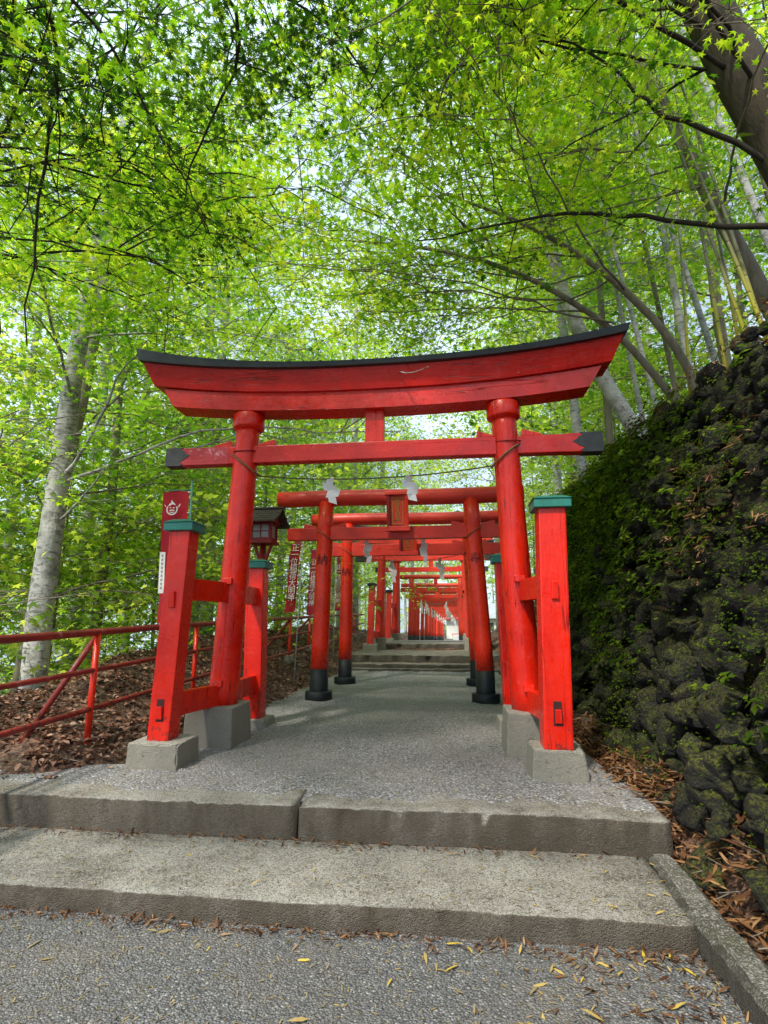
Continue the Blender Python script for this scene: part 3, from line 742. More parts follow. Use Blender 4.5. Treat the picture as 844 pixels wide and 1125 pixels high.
# ------------------------------------------------------------------ banners and flag
def banner(label, x, y, z0, z1, w, text, mat, pole_mat, lean=.05, pole_side=1, seed=0, size=None, name='banner'):
    gz_ = float(ground_z(x, y)); t_ = thing(name, label, 'banner', (x+pole_side*w*.55, y, gz_), 'red votive banners' if text else None)
    px = x+pole_side*(w*.5+.03)
    MB().tube([(px-lean*.6, y+.01, gz_-.1), (px+lean*.4, y+.01, z1+.14)], .013, 8).build('pole', pole_mat, t_)
    MB().tube([(x-w*.5+lean*.3, y, z1+.012), (px+lean*.4, y+.01, z1+.012)], .007, 6).build('cross_rod', pole_mat, t_)
    nx, nz = 8, 26; V = []; T = []; r = random.Random(seed); ph = r.uniform(0, 6)
    for i in range(nz+1):
        v = i/nz; z = z1+(z0-z1)*v
        for k in range(nx+1):
            u = k/nx-.5
            V.append((x+u*w*(1-.05*math.sin(v*3))+lean*(1-v)-lean*.6, y+.025*math.sin(u*5+v*4+ph)*v+.012*math.sin(v*9+ph), z+.006*math.sin(u*7+ph)))
    for i in range(nz):
        for k in range(nx):
            a = i*(nx+1)+k; T += [(a, a+1, a+nx+2), (a, a+nx+2, a+nx+1)]
    cl = mesh_np('cloth', V, T, mat, t_, smooth=True)
    # white loops to the pole
    m = MB()
    for i in range(7):
        v = i/6; z = z1-.02+(z0-z1+.04)*v; xe = x+pole_side*w*.5+lean*(1-v)-lean*.6
        m.tube([(xe-.012*pole_side, y-.004, z), (xe+.035*pole_side, y+.012, z)], .009, 6)
    m.build('loop', M['white'], cl)
    def yat(dx, z): 
        v = (z1-z)/(z1-z0); u = dx/w
        return y+.025*math.sin(u*5+v*4+ph)*v+.012*math.sin(v*9+ph)
    if text:
        sz = size or (z1-z0)*.90/len(text)
        tm = text_mesh('lettering', text, sz*.92, M['white'], cl, (x-lean*.1, y-.004, (z0+z1)/2-.02), vertical=True, thick=.004, spacing=.86)
        off = root_loc(cl)
        for vv in tm.data.vertices:
            zz = vv.co.z+off[2]; v = (z1-zz)/(z1-z0); dx = vv.co.x+off[0]-x
            vv.co.y += yat(dx, zz)-y - .004
            vv.co.x += lean*(1-v)-lean*.5
    return t_, cl, yat
SJ = '正一位稲荷大明神'
banner('narrow red banner with white characters hanging left of the second gate column', -2.38, 10.45, 1.77, 3.36, .21, SJ, M['cloth'], M['pole_white'], .11, 1, 1)
banner('narrow faded red banner with white characters close beside the second gate column', -2.24, 11.5, 1.73, 3.14, .18, SJ, M['cloth_pink'], M['pole_white'], .10, 1, 2)
banner('thin red banner seen between the second and third gate columns', -2.20, 14.0, 1.86, 3.28, .13, SJ, M['cloth_pink'], M['pole_white'], .04, -1, 3)
fl, fc, fy = banner('wide red flag with white flame emblem and paper label behind the front left post', -2.895, 6.62, 1.58, 3.31, .37, '', M['cloth'], M['pole_teal'], -.07, 1, 4, name='banner')
# flame emblem: ring, flame tongues, inner marks
ex, ez = -2.925, 3.05; yy = 6.56
def arcpts(cx_, cz, r0, r1, a0, a1, n=22):
    o = [(cx_+r1*math.cos(a), yy, cz+r1*math.sin(a)) for a in np.linspace(a0, a1, n)]
    i_ = [(cx_+r0*math.cos(a), yy, cz+r0*math.sin(a)) for a in np.linspace(a1, a0, n)]
    return o+i_
m = MB(); m.poly(arcpts(ex, ez, .062, .080, math.radians(150), math.radians(390)), (0, .004, 0))
F_ = lambda L: [(ex+a, yy, ez+b) for a, b in L]
m.poly(F_([(-.055, .035), (-.045, .068), (-.02, .085), (-.012, .128), (.006, .098), (.03, .078), (.05, .05), (.025, .062), (0, .066), (-.03, .052)]), (0, .004, 0))
m.poly(F_([(-.115, .075), (-.10, .045), (-.085, .03), (-.09, .05), (-.105, .06)]), (0, .004, 0))
m.poly(F_([(.095, .06), (.085, .035), (.09, .02), (.105, .042), (.115, .075)]), (0, .004, 0))
m.poly(F_([(-.035, .022), (-.012, .028), (-.012, .016), (-.034, .012)]), (0, .004, 0)); m.poly(F_([(.012, .028), (.036, .022), (.034, .012), (.012, .016)]), (0, .004, 0))
m.poly(F_([(-.036, -.012), (0, -.002), (.036, -.012), (.036, -.026), (0, -.018), (-.036, -.026)]), (0, .004, 0)); m.poly(F_([(-.03, -.036), (.03, -.036), (.024, -.048), (-.024, -.048)]), (0, .004, 0))
m.build('flame_emblem', M['white'], fc)
m = MB(); m.hexa([(-3.02, 6.555, 1.95), (-2.945, 6.555, 1.95), (-2.945, 6.559, 1.95), (-3.02, 6.559, 1.95)], [(-3.04, 6.555, 2.48), (-2.965, 6.555, 2.48), (-2.965, 6.559, 2.48), (-3.04, 6.559, 2.48)], 0)
lb = m.build('paper_label', M['white'], fc)
m = MB()
for i in range(9):
    z = 2.45-i*.052; xx = -3.002-(z-2.48)*.036
    m.box(xx-.012, xx+.012, 6.551, 6.5535, z-.030, z, 0)
m.build('printed_line', M['labeltext'], lb)

# ------------------------------------------------------------------ wooden lantern
def lantern():
    x, y = -2.24, 8.2; g = float(ground_z(x, y))
    t_ = thing('wooden_lantern', 'dark red wooden lantern with shingle gable roof on a post behind the left gate column', 'lantern', (x, y, g))
    MB().tube([(x, y, g-.1), (x, y, 2.80)], .055, 4).build('post', M['red_lantern'], t_)
    m = MB()
    for s_ in (-1, 1): m.hexa([(x+s_*.03-.02, y-.03, 2.50), (x+s_*.03+.02, y-.03, 2.50), (x+s_*.03+.02, y+.03, 2.50), (x+s_*.03-.02, y+.03, 2.50)], [(x+s_*.14-.02, y-.03, 2.80), (x+s_*.14+.02, y-.03, 2.80), (x+s_*.14+.02, y+.03, 2.80), (x+s_*.14-.02, y+.03, 2.80)], .003)
    m.build('bracket', M['red_lantern'], t_)
    m = MB(); m.box(x-.20, x+.20, y-.19, y+.19, 2.80, 2.85, .006); m.build('base_board', M['red_lantern'], t_)
    hb = MB()
    for sx in (-1, 1):
        for sy in (-1, 1): hb.box(x+sx*.155-.022, x+sx*.155+.022, y+sy*.145-.022, y+sy*.145+.022, 2.85, 3.14, .004)
    for sy in (-1, 1):
        hb.box(x-.132, x+.132, y+sy*.145-.018, y+sy*.145+.018, 2.852, 2.89, .003); hb.box(x-.132, x+.132, y+sy*.145-.018, y+sy*.145+.018, 3.10, 3.138, .003)
    for sx in (-1, 1):
        hb.box(x+sx*.155-.018, x+sx*.155+.018, y-.122, y+.122, 2.852, 2.89, .003); hb.box(x+sx*.155-.018, x+sx*.155+.018, y-.122, y+.122, 3.10, 3.138, .003)
    body = hb.build('lantern_box', M['red_lantern'], t_)
    for sy in (-1, 1):
        m = MB(); m.box(x-.131, x+.131, y+sy*.14-.004, y+sy*.14+.004, 2.891, 3.099, 0); p = m.build('pane', M['pane'], body)
        m = MB(); m.box(x-.008, x+.008, y+sy*.15-.006, y+sy*.15+.006, 2.892, 3.098, .001); m.box(x-.13, x-.010, y+sy*.15-.005, y+sy*.15+.005, 2.985, 3.0, .001); m.box(x+.010, x+.13, y+sy*.15-.005, y+sy*.15+.005, 2.985, 3.0, .001); m.build('muntin', M['red_lantern'], p)
    for sx in (-1, 1):
        m = MB(); m.box(x+sx*.15-.004, x+sx*.15+.004, y-.121, y+.121, 2.891, 3.099, 0); m.build('pane', M['pane'], body)
    for sy in (-1, 1):   # gable roof, ridge along x, front slope faces the path
        m = MB()
        for i in range(5):
            a, b = i/5, (i+1)/5
            za, zb = 3.36-.24*a, 3.36-.24*b; ya, yb = y+sy*.36*a, y+sy*.36*(b+.04)
            x0, x1 = x-.31+rnd.uniform(-.006, .006), x+.31+rnd.uniform(-.006, .006)
            m.hexa([(x0, ya, za-.015), (x1, ya, za-.015), (x1, yb, zb-.015), (x0, yb, zb-.015)], [(x0, ya, za+.012), (x1, ya, za+.012), (x1, yb, zb+.016), (x0, yb, zb+.016)], .002)
        m.build('roof_slope', M['shingle'], t_)
    m = MB(); m.box(x-.33, x+.33, y-.04, y+.04, 3.37, 3.40, .004); m.build('ridge', M['shingle'], t_)
    m = MB()
    for s_ in (-1, 1): m.poly([(x+s_*.19, y-.19, 3.14), (x+s_*.19, y+.19, 3.14), (x+s_*.19, y, 3.33)], (s_*.012, 0, 0))
    m.build('gable', M['red_lantern'], t_)
lantern()

# grey post beside the braced gates
m = MB(); m.tube([(-1.47, 22.4, .75), (-1.45, 22.4, 2.4), (-1.46, 22.4, 4.0)], [.14, .13, .125], 14, wob=.02)
gp = thing('timber_post', 'plain weathered grey post standing between the braced gate and the red tunnel', 'post', (-1.47, 22.4, .8))
m.build('shaft', M['timber_grey'], gp)
m = MB(); m.box(-1.62, -1.30, 22.25, 22.55, 4.0, 4.1, .01); m.build('cap', M['timber_grey'], gp)
m = MB(); m.tube([(-1.60, 22.27, 3.03), (-1.32, 22.25, 2.93)], .02, 6); m.build('band', M['wire'], gp)

# ------------------------------------------------------------------ far house, ledge
hs = thing('house', 'bright white house with a pale sloping roof at the far end of the path', 'house', (5.0, 82, -1.4))
m = MB(); m.box(.2, 11, 82, 90, -1.5, 2.1, 0); m.build('wall', M['wall_white'], hs)
m = MB(); m.sweep([[(x, 81.2, 2.0), (x, 90.8, 2.0), (x, 86, 4.3)] for x in (-.4, 11.6)]); m.build('roof', M['house_roof'], hs)
for x in (2.6, 4.6, 6.6):
    m = MB(); m.box(x-.5, x+.5, 81.94, 81.99, .2, 1.4, 0); w_ = m.build('window', M['window_dark'], hs)
    m = MB(); m.box(x-.58, x+.58, 81.90, 81.938, .08, .18, 0); m.build('sill', M['wall_white'], w_)
m = MB(); m.box(1.1, 3.4, 72.0, 72.4, -.9, -.32, .02)
lg = thing('low_wall', 'low white wall with a red top rail closing the far end of the red tunnel', 'wall', (2.2, 72.2, -.9)); m.build('ledge', M['wall_white'], lg)
m = MB(); m.tube([(1.0, 72.2, -.02), (3.5, 72.2, -.02)], .05, 8)
for x in (1.05, 2.2, 3.4): m.tube([(x, 72.2, -.33), (x, 72.2, -.03)], .04, 8)
m.build('top_rail', M['red_far'], lg)

# ------------------------------------------------------------------ displaced stones
def ico(sub):
    bm = bmesh.new(); bmesh.ops.create_icosphere(bm, subdivisions=sub, radius=1)
    V = np.array([v.co for v in bm.verts]); bm.verts.index_update(); T = np.array([[v.index for v in f.verts] for f in bm.faces]); bm.free(); return V, T
IV2, IT2 = ico(3)
IV1, IT1 = ico(2)
def rock(r, size, hi=True, amp=.34):
    V, T = (IV2, IT2) if hi else (IV1, IT1)
    d = np.zeros(len(V))
    for f, a in ((1.6, 1), (3.1, .75), (6.2, .55), (12., .38)):
        k = r.normal(0, 1, (3, 3))*f; ph = r.uniform(0, 6.28, 3)
        d += a*np.sin(V@k+ph).sum(1)/3
    W = V*(1+amp*d)[:, None]
    # blocky facets
    for _ in range(11):
        n = r.normal(0, 1, 3); n /= np.linalg.norm(n); c = r.uniform(.42, .82); h = W@n
        W = np.where((h > c)[:, None], W-np.outer(np.maximum(h-c, 0)*.96, n), W)
    W = W*1.18 + r.normal(0, .018, W.shape)
    q, _ = np.linalg.qr(r.normal(0, 1, (3, 3)))
    return (W@q.T)*np.asarray(size), T

# stone retaining wall, one thing: stones + earth core
sw = thing('stone_wall', 'tall dark mossy retaining wall of rough lava stones on the right', 'stone wall', (2.7, 6.5, .4))
Vs, Ts, tn = [], [], []; nv = 0
r = np.random.default_rng(5)
y = .6
rows = []
z = .34
while z < 4.3:
    sz = .225 - .055*min(1, (z-.3)/3); yy0 = .9 + r.uniform(0, .3)
    while yy0 < WALL_END+.3:
        if z > wtop(yy0)-.02: yy0 += sz; continue
        s_ = sz*r.uniform(.5, 1.6)
        x = wall_x(z) - .13*max(0, 1-max(0, z-.4)/1.3)*max(0, min(1, (5.6-yy0)/1.6)) + r.normal(.03, .06) + .06*math.sin(yy0*1.3+z)+.05*math.sin(yy0*3.1-z*2)
        V, T = rock(r, (s_*.52*r.uniform(.8, 1.1), s_*.64*r.uniform(.85, 1.2), s_*.52*r.uniform(.85, 1.1)), hi=(yy0 < 8))
        Vs.append(V+np.array([x+.10, yy0, z+r.normal(0, .07)])); Ts.append(T+nv); nv += len(V); tn.append(np.full(len(V), r.random()))
        yy0 += s_*.80
    z += sz*.72
# a few fallen stones at the foot
for (fx, fy, fs) in ((2.17, 4.6, .15), (2.29, 3.8, .20), (2.12, 5.3, .11), (2.28, 3.2, .20), (2.27, 2.75, .20), (2.18, 6.4, .10), (2.25, 4.2, .17)):
    V, T = rock(r, (fs*.75, fs, fs*.6)); Vs.append(V+np.array([fx+.08, fy, .40+fs*.12])); Ts.append(T+nv); nv += len(V); tn.append(np.full(len(V), r.random()))
mesh_np('stones', np.concatenate(Vs), np.concatenate(Ts), M['stone'], sw, tint=np.concatenate(tn), smooth=False)
m = MB(); m.sweep([[(2.47, yy, .2), (4.2, yy, .2), (4.2, yy, float(wtop(yy))-.12), (wall_x(float(wtop(yy)))+.15, yy, float(wtop(yy))-.12)] for yy in (.7, WALL_END)]); m.build('earth_core', M['earth'], sw)

# ------------------------------------------------------------------ leaves: instanced arrays
def star_tpl(tips, vals):
    seq = []
    for i, (a, l) in enumerate(tips):
        seq.append((math.radians(a), l, -.16*l))
        if i < len(vals): seq.append((math.radians(vals[i][0]), vals[i][1], .04))
    seq = [(math.radians(-168), .18, 0)] + seq + [(math.radians(168), .18, 0)]
    V = [(0, 0, .05)] + [(l*math.sin(a), l*math.cos(a), z) for a, l, z in seq]
    return np.array(V), np.array([(0, i+1, i) for i in range(1, len(seq))])
STAR = star_tpl([(-118, .55), (-62, .86), (0, 1.0), (62, .86), (118, .55)], [(-90, .28), (-31, .36), (31, .36), (90, .28)])
STAR7 = star_tpl([(-132, .42), (-88, .74), (-44, .95), (0, 1.05), (44, .95), (88, .74), (132, .42)], [(-110, .20), (-66, .27), (-22, .32), (22, .32), (66, .27), (110, .20)])
OVAL = (np.array([(0, -.1, 0), (.33, .38, .06), (0, 1, -.12), (-.33, .38, .06), (0, .42, -.02)]), np.array([(0, 1, 4), (1, 2, 4), (2, 3, 4), (3, 0, 4)]))
BLADE = (np.array([(0, 0, 0), (.085, .3, .02), (.06, .7, .05), (0, 1, .0), (-.06, .7, .04), (-.085, .3, .02)]), np.array([(0, 1, 5), (1, 2, 5), (2, 4, 5), (2, 3, 4)]))
CURL = (np.array([(0, -.1, .05), (.34, .2, .22), (.30, .62, .16), (0, 1, -.08), (-.30, .62, .20), (-.34, .2, .14), (0, .4, -.06)]), np.array([(0, 1, 6), (1, 2, 6), (2, 3, 6), (3, 4, 6), (4, 5, 6), (5, 0, 6)]))
def place(tpl, P, N, A, S, tint, squash=None):
    """P positions, N normals, A in-plane angle, S scale"""
    TV, TT = tpl; n = len(P)
    N = N/np.linalg.norm(N, axis=1, keepdims=True)
    ref = np.where(np.abs(N[:, 2:3]) > .93, np.array([[1., 0, 0]]), np.array([[0, 0, 1.]]))
    U = np.cross(ref, N); U /= np.linalg.norm(U, axis=1, keepdims=True); W = np.cross(N, U)
    ca, sa = np.cos(A)[:, None], np.sin(A)[:, None]
    U2, W2 = U*ca+W*sa, -U*sa+W*ca
    V = P[:, None, :] + S[:, None, None]*(TV[None, :, 0:1]*U2[:, None]+TV[None, :, 1:2]*W2[:, None]+TV[None, :, 2:3]*N[:, None])
    T = (TT[None]+(np.arange(n)*len(TV))[:, None, None]).reshape(-1, 3)
    return V.reshape(-1, 3), T, np.repeat(tint, len(TV))

# fallen leaves (nobody could count them)
def scatter(name, label, tpl, xs, ys, S, mat, zoff, tilt, tint, cat):
    n = len(xs); z = terr(xs, ys)+zoff
    N = np.stack([RG.normal(0, tilt, n), RG.normal(0, tilt, n), np.ones(n)], 1)
    V, T, t = place(tpl, np.stack([xs, ys, z], 1), N, RG.uniform(0, 6.28, n), S, tint)
    o = mesh_np(name, V, T, mat, tint=t); return tag(o, label, cat, kind='stuff')
n = 15000
d = RG.uniform(0, 1, n); ys_ = 4.3+d**1.6*11; xs_ = -1.85 - RG.uniform(0, 1, n)**.8*(3.6+.2*(ys_-4))
k = (ys_ > 4.75+.25*np.sin(xs_*5)) | (RG.random(n) < .12); xs_, ys_ = xs_[k], ys_[k]
scatter('fallen_leaves', 'thick carpet of curled brown dead leaves on the left bank', CURL, xs_, ys_, RG.uniform(.035, .075, len(xs_)), M['dead'], RG.uniform(.0, .035, len(xs_)), .45, RG.beta(1.6, 2, len(xs_)), 'fallen leaves')
n = 6500
ys_ = RG.uniform(1.8, 11.5, n); edge = np.interp(ys_, [1.8, 4.0, 4.2, 5.2, 7, 11.5], [2.06, 2.06, 2.06, 1.98, 1.95, 1.75]); xs_ = edge + np.abs(RG.normal(0, .15, n))*np.where(RG.random(n) < .10, -.9, 1); xs_ = np.minimum(xs_, 2.5)
scatter('fallen_leaves', 'drift of orange brown bamboo leaves along the foot of the stone wall', BLADE, xs_, ys_, RG.uniform(.05, .14, n), M['dead_bamboo'], RG.uniform(.015, .055, n), .40, RG.beta(1.7, 1.7, n), 'fallen leaves')
n = 420; m = MB()
for _ in range(n):
    if rnd.random() < .7: x = -1.95-rnd.random()*3.2; y = 4.6+rnd.random()**1.5*8
    else: x = 1.95+rnd.random()*.4; y = 2+rnd.random()*8
    a = rnd.uniform(0, 6.28); L = rnd.uniform(.05, .20); z = float(terr(x, y))+rnd.uniform(.015, .04)
    m.tube([(x-L*math.cos(a), y-L*math.sin(a), z), (x+rnd.uniform(-.01, .01), y, z+rnd.uniform(0, .015)), (x+L*math.cos(a), y+L*math.sin(a), z+rnd.uniform(-.01, .02))], [.004, .0035, .002], 4, cap=False)
tag(m.build('dead_twigs', M['bark_grey']), 'thin dead twigs lying among the fallen leaves', 'twigs', kind='stuff')
# hilltop litter behind the wall crest
n = 9000
ys_ = RG.uniform(2.5, 12.5, n); xs_ = 3.15 + RG.uniform(0, 1, n)**1.5*2.6
scatter('fallen_leaves', 'dry brown leaves lying on the slope above the stone wall', BLADE, xs_, ys_, RG.uniform(.10, .22, n), M['dead_bamboo'], RG.uniform(.02, .07, n), .5, RG.beta(2, 1.5, n), 'fallen leaves')
def scatter_flat(name, label, tpl, xs, ys, zs, S, mat, tilt, tint, cat='fallen leaves'):
    n = len(xs); N = np.stack([RG.normal(0, tilt, n), RG.normal(0, tilt, n), np.ones(n)], 1)
    V, T, t = place(tpl, np.stack([xs, ys, zs], 1), N, RG.uniform(0, 6.28, n), S, tint)
    return tag(mesh_np(name, V, T, mat, tint=t), label, cat, kind='stuff')
def pz(xs, ys): return np.where(ys < 3.16, .008, np.where(ys < 3.96, .133, np.where(ys < 4.33, .358, path_z(ys)+.012)))
n = 15000
xs_ = RG.uniform(-4.2, 1.95, n); ys_ = 1.7 + RG.uniform(0, 1, n)**1.3*9; k = (ys_ < 4.5) | (xs_ > -2.2); k &= (np.abs(ys_-3.16) > .05) & (np.abs(ys_-3.95) > .05); xs_, ys_ = xs_[k], ys_[k]; n = len(xs_)
scatter_flat('straw_litter', 'fine pale straw and needle litter strewn over path and steps', BLADE, xs_, ys_, pz(xs_, ys_), RG.uniform(.015, .045, n), M['straw'], .12, RG.beta(2, 2, n)*.85, 'straw litter')
n = 190
xs_ = np.where(RG.random(n) < .55, 1.9-np.abs(RG.normal(0, .55, n)), RG.uniform(-3.4, 1.9, n)); ys_ = np.where(RG.random(n) < .6, RG.normal(3.02, .22, n), RG.uniform(1.9, 4.3, n))
k = (np.abs(ys_-3.16) > .06) & (np.abs(ys_-3.95) > .06); xs_, ys_ = xs_[k], ys_[k]; n = len(xs_)
scatter_flat('yellow_leaves', 'scattered yellow bamboo leaves on the asphalt and lowest step', BLADE, xs_, ys_, pz(xs_, ys_)+.004, RG.uniform(.03, .10, n), M['straw'], .22, RG.uniform(.35, 1, n)**.8)

n = 1500
u = RG.random(n); k1 = u < .5; k2 = (u >= .5) & (u < .72)
xs_ = np.where(k1 | k2, RG.uniform(-3.4, 1.85, n), 1.9-np.abs(RG.normal(0, .45, n)))
ys_ = np.where(k1, 3.14-np.abs(RG.normal(0, .045, n)), np.where(k2, 3.945-np.abs(RG.normal(0, .05, n)), RG.uniform(1.9, 3.12, n)))
xs_ = np.minimum(xs_, 1.84); scatter_flat('gutter_litter', 'brown leaf bits gathered at the foot of the steps and along the kerb', BLADE, xs_, ys_, pz(xs_, ys_)+RG.uniform(.002, .012, n), RG.uniform(.02, .075, n), M['dead_bamboo'], .25, RG.beta(1.6, 1.8, n))
# ferns and moss sprigs on the wall
def wall_sprigs(n, yr, zr, size, label, mat, tpl, tintf, dens=None, droop=-.5, per=9):
    P, N, A, S, tt = [], [], [], [], []
    cnt = 0
    while cnt < n:
        yy, zz = r.uniform(*yr), r.uniform(*zr)
        if zz > wtop(yy)-.02 or (dens and r.random() > dens(yy, zz)): continue
        cnt += 1
        base = np.array([wall_x(zz)-.13+r.normal(0, .05), yy, zz]); sz = size*r.uniform(.6, 1.4); t0 = tintf(r)
        for q in range(per):
            a = r.uniform(-1.5, 1.5); dirv = np.array([-1+abs(a)*.3, math.sin(a)*1.1, r.uniform(-.5, .7)]); dirv /= np.linalg.norm(dirv)
            L = sz*r.uniform(.4, 1)
            p = base+dirv*L*r.uniform(.1, .9)
            P.append(p); N.append(np.array([-.6, 0, .9])+r.normal(0, .35, 3)); A.append(r.uniform(0, 6.28)); S.append(sz*r.uniform(.28, .5)); tt.append(np.clip(t0+r.normal(0, .12), 0, 1))
    V, T, t = place(tpl, np.array(P), np.array(N), np.array(A), np.array(S), np.array(tt))
    return tag(mesh_np('wall_plants', V, T, mat, tint=t), label, 'wall plants', kind='stuff')
def dn(y, z): return np.clip(.03 + .9*ss(4.4, 7.0, y)*ss(1.0, 2.8, z) + .10*ss(.6, .8, math.sin(y*2.1+z*1.7)*.5+.5), 0, 1)
wall_sprigs(1900, (3.2, WALL_END), (.9, 4.2), .13, 'green ferns and creeping plants growing on the stone wall', M['fern'], OVAL, lambda r: r.beta(2, 2), dn)
wall_sprigs(8500, (2.6, WALL_END), (.40, 4.2), .032, 'moss tufts in the joints of the stone wall', M['fern'], OVAL, lambda r: r.beta(2, 1.7), lambda y, z: .12+.75*ss(.5, .7, math.sin(y*1.7-z*2.3)*.35+math.sin(y*4.1+z*3.3)*.2+.5), per=7)
wall_sprigs(70, (2.8, 6.5), (1.6, 3.3), .16, 'dry tan leaves caught on the stone wall', M['dead_bamboo'], BLADE, lambda r: r.beta(2, 2), lambda y, z: .05 + (math.exp(-((y-4.3)**2+(z-2.45)**2)*4)), per=7)
wall_sprigs(260, (2.8, WALL_END), (3.6, 4.25), .16, 'dry leaves spilling over the crest of the stone wall', M['dead_bamboo'], BLADE, lambda r: r.beta(1.8, 1.8), lambda y, z: float(z > wtop(y)-.16), per=7)

# ------------------------------------------------------------------ trees
def wiggle(P, n, amp, r):
    """resample polyline with n points and add smooth noise"""
    P = np.array(P, float); t = np.linspace(0, len(P)-1, n)
    # catmull-like smoothing by linear interp then box blur
    Q = np.stack([np.interp(t, np.arange(len(P)), P[:, i]) for i in range(3)], 1)
    for _ in range(3):
        Q[1:-1] = (Q[:-2]+2*Q[1:-1]+Q[2:])/4
    nz_ = np.cumsum(r.normal(0, amp, (n, 3)), 0); nz_ -= np.linspace(0, 1, n)[:, None]*nz_[-1]
    return Q+nz_

def spray(r, c, rad, n, flat=.10, droop=.25, dirn=None):
    """feathery, layered foliage fan: leaves strung along radiating twigs"""
    k = 9; ang = r.uniform(0, 6.28)+np.arange(k)*6.28/k+r.normal(0, .25, k)
    which = r.integers(0, k, n); d = np.sqrt(r.uniform(.02, 1, n))
    a = ang[which]+r.normal(0, .20, n)*(1.2-d*.6); rr = rad*d*r.uniform(.75, 1.1, k)[which]
    tilt = r.normal(0, .16, 2)
    x, y = rr*np.cos(a), rr*np.sin(a)
    z = -droop*rad*d**2 + r.normal(0, flat*rad, n)+tilt[0]*x+tilt[1]*y
    return np.stack([x, y, z], 1)+np.asarray(c), ang

def tree(name, label, cat, trunk, radii, limbs, bark, leafmat, tpl, leaf, seed, group=None, sprays=None, tintc=.5, nsp=110, srad=.7, twigs=True, ntr=14, flat=.1, start=.35, step=.45, off=.35, tilt=.45, droop=.25):
    r = np.random.default_rng(seed); local = abs(trunk[0][0])+abs(trunk[0][1]) < .01
    base = tuple(trunk[0]); t_ = thing(name, label, cat, base, group)
    tp = wiggle(trunk, ntr, .012*radii[0]*4, r); tr = np.interp(np.linspace(0, 1, ntr), np.linspace(0, 1, len(radii)), radii)
    m = MB(); m.tube([tuple(p) for p in tp], list(tr), 16 if radii[0] > .12 else 10, wob=.035); m.build('trunk', bark, t_)
    m = MB(); cs = []
    for L in limbs:
        pts, r0 = L[0], L[1]
        lp = wiggle(pts, 16, .025*max(.4, np.linalg.norm(np.array(pts[-1])-np.array(pts[0]))/4), r)
        m.tube([tuple(p) for p in lp], list(np.linspace(r0, max(r0*.22, .004), 16)), 8 if r0 > .03 else 6)
        ln = np.linalg.norm(np.diff(lp, axis=0), axis=1).sum(); ns = max(1, int(ln*(1-start)/step)) if (len(L) < 3 or L[2]) else 0
        for t in np.linspace(start, 1, ns+1)[:] if ns else []:
            i = t*15; i0 = min(int(i), 14); p = lp[i0]*(1-(i-i0))+lp[i0+1]*(i-i0)
            q = p+r.normal(0, off, 3)*np.array([1, 1, .45])
            wx = q+np.array(base if local else (0, 0, 0))
            if not local and wx[1] < 7.2 and -3.4 < wx[0] < 3.2 and wx[2] < 4.75 + .22*max(0, wx[1]-4): continue
            if not local and wx[1] < 4.2 and wx[0] > -1.2 and wx[2] < 5.2: continue
            if not local:
                tq = (wx[2]-.4)/.766; gx_, gy_ = wx[0]+.282*tq, wx[1]+.578*tq      # canopy gap added: sprays thinned towards the sun so it reaches the path
                if abs(gx_) < 1.9 and 5.2 < gy_ < 13.5 and r.random() < .40: continue
                if wx[2] < 2.7 and wx[0] > -4.5 and wx[1] < 9: continue
            cs.append((p, q))
    P, A_ = [], []; tt = []
    for p, c in (cs + [(None, np.array(q)) for q in (sprays or [])]):
        rad = srad*r.uniform(.65, 1.3); n = max(5, int(nsp*r.uniform(.6, 1.3)*(rad/srad)**1.5))
        q, ang = spray(r, c, rad, n, flat, droop); P.append(q); tt.append(np.clip(tintc+r.normal(0, .26)+r.normal(0, .11, n), 0, 1))
        if twigs and p is not None:
            m.tube([tuple(p), tuple((p+c)/2+r.normal(0, .04, 3)), tuple(c)], [.007, .006, .004], 5)
            for a in ang[::2]:
                e = c+rad*.8*np.array([math.cos(a), math.sin(a), -.15]); m.tube([tuple(c), tuple((c+e)/2+np.array([0, 0, .03])), tuple(e)], [.004, .003, .002], 4, cap=False)
    if limbs: m.build('branches', bark if radii[0] < .001 else (M['twig'] if bark in (M['bark_brown'],) else bark), t_)
    P = np.concatenate(P); n = len(P)
    N = np.stack([r.normal(0, tilt, n), r.normal(0, tilt, n), np.ones(n)*.8], 1)
    V, T, tn_ = place(tpl, P, N, r.uniform(0, 6.28, n), leaf*r.uniform(.65, 1.25, n), np.concatenate(tt))
    mesh_np('crown', V, T, leafmat, t_, tint=tn_)
    return t_

def auto_limbs(r, trunk, n, L, up=.35, r0=.05, t0=.35, az=None, sub=3, spread=1.0):
    """limbs leaving the upper trunk, each with side shoots"""
    trunk = np.array(trunk, float); out = []
    for i in range(n):
        t = t0+(1-t0)*(i+.5)/n; x = t*(len(trunk)-1); k = min(int(x), len(trunk)-2); p = trunk[k]*(1-(x-k))+trunk[k+1]*(x-k)
        a = (az[0]+(az[1]-az[0])*r.random()) if az else i*2.4+r.normal(0, .4)
        l = L*(1.15-.6*t)*r.uniform(.7, 1.2)
        d = np.array([math.cos(a), math.sin(a), 0])
        e = p+d*l+np.array([0, 0, up*l*r.uniform(.4, 1.4)]); mid = p+d*l*.45+np.array([0, 0, up*l*.75])
        out.append(([p, mid, e], r0*(1.2-.6*t)))
        for s_ in range(sub):
            u = r.uniform(.35, .9); q = p*(1-u)**2+2*u*(1-u)*mid+u*u*e; b = a+r.choice((-1, 1))*r.uniform(.4, 1.1)*spread
            ee = q+np.array([math.cos(b), math.sin(b), r.uniform(-.05, .35)])*l*r.uniform(.35, .6)
            out.append(([q, (q+ee)/2+np.array([0, 0, .06*l]), ee], r0*.45))
    return out
G = lambda x, y: float(ground_z(x, y))
CANOPY_FILE_MARK = 0
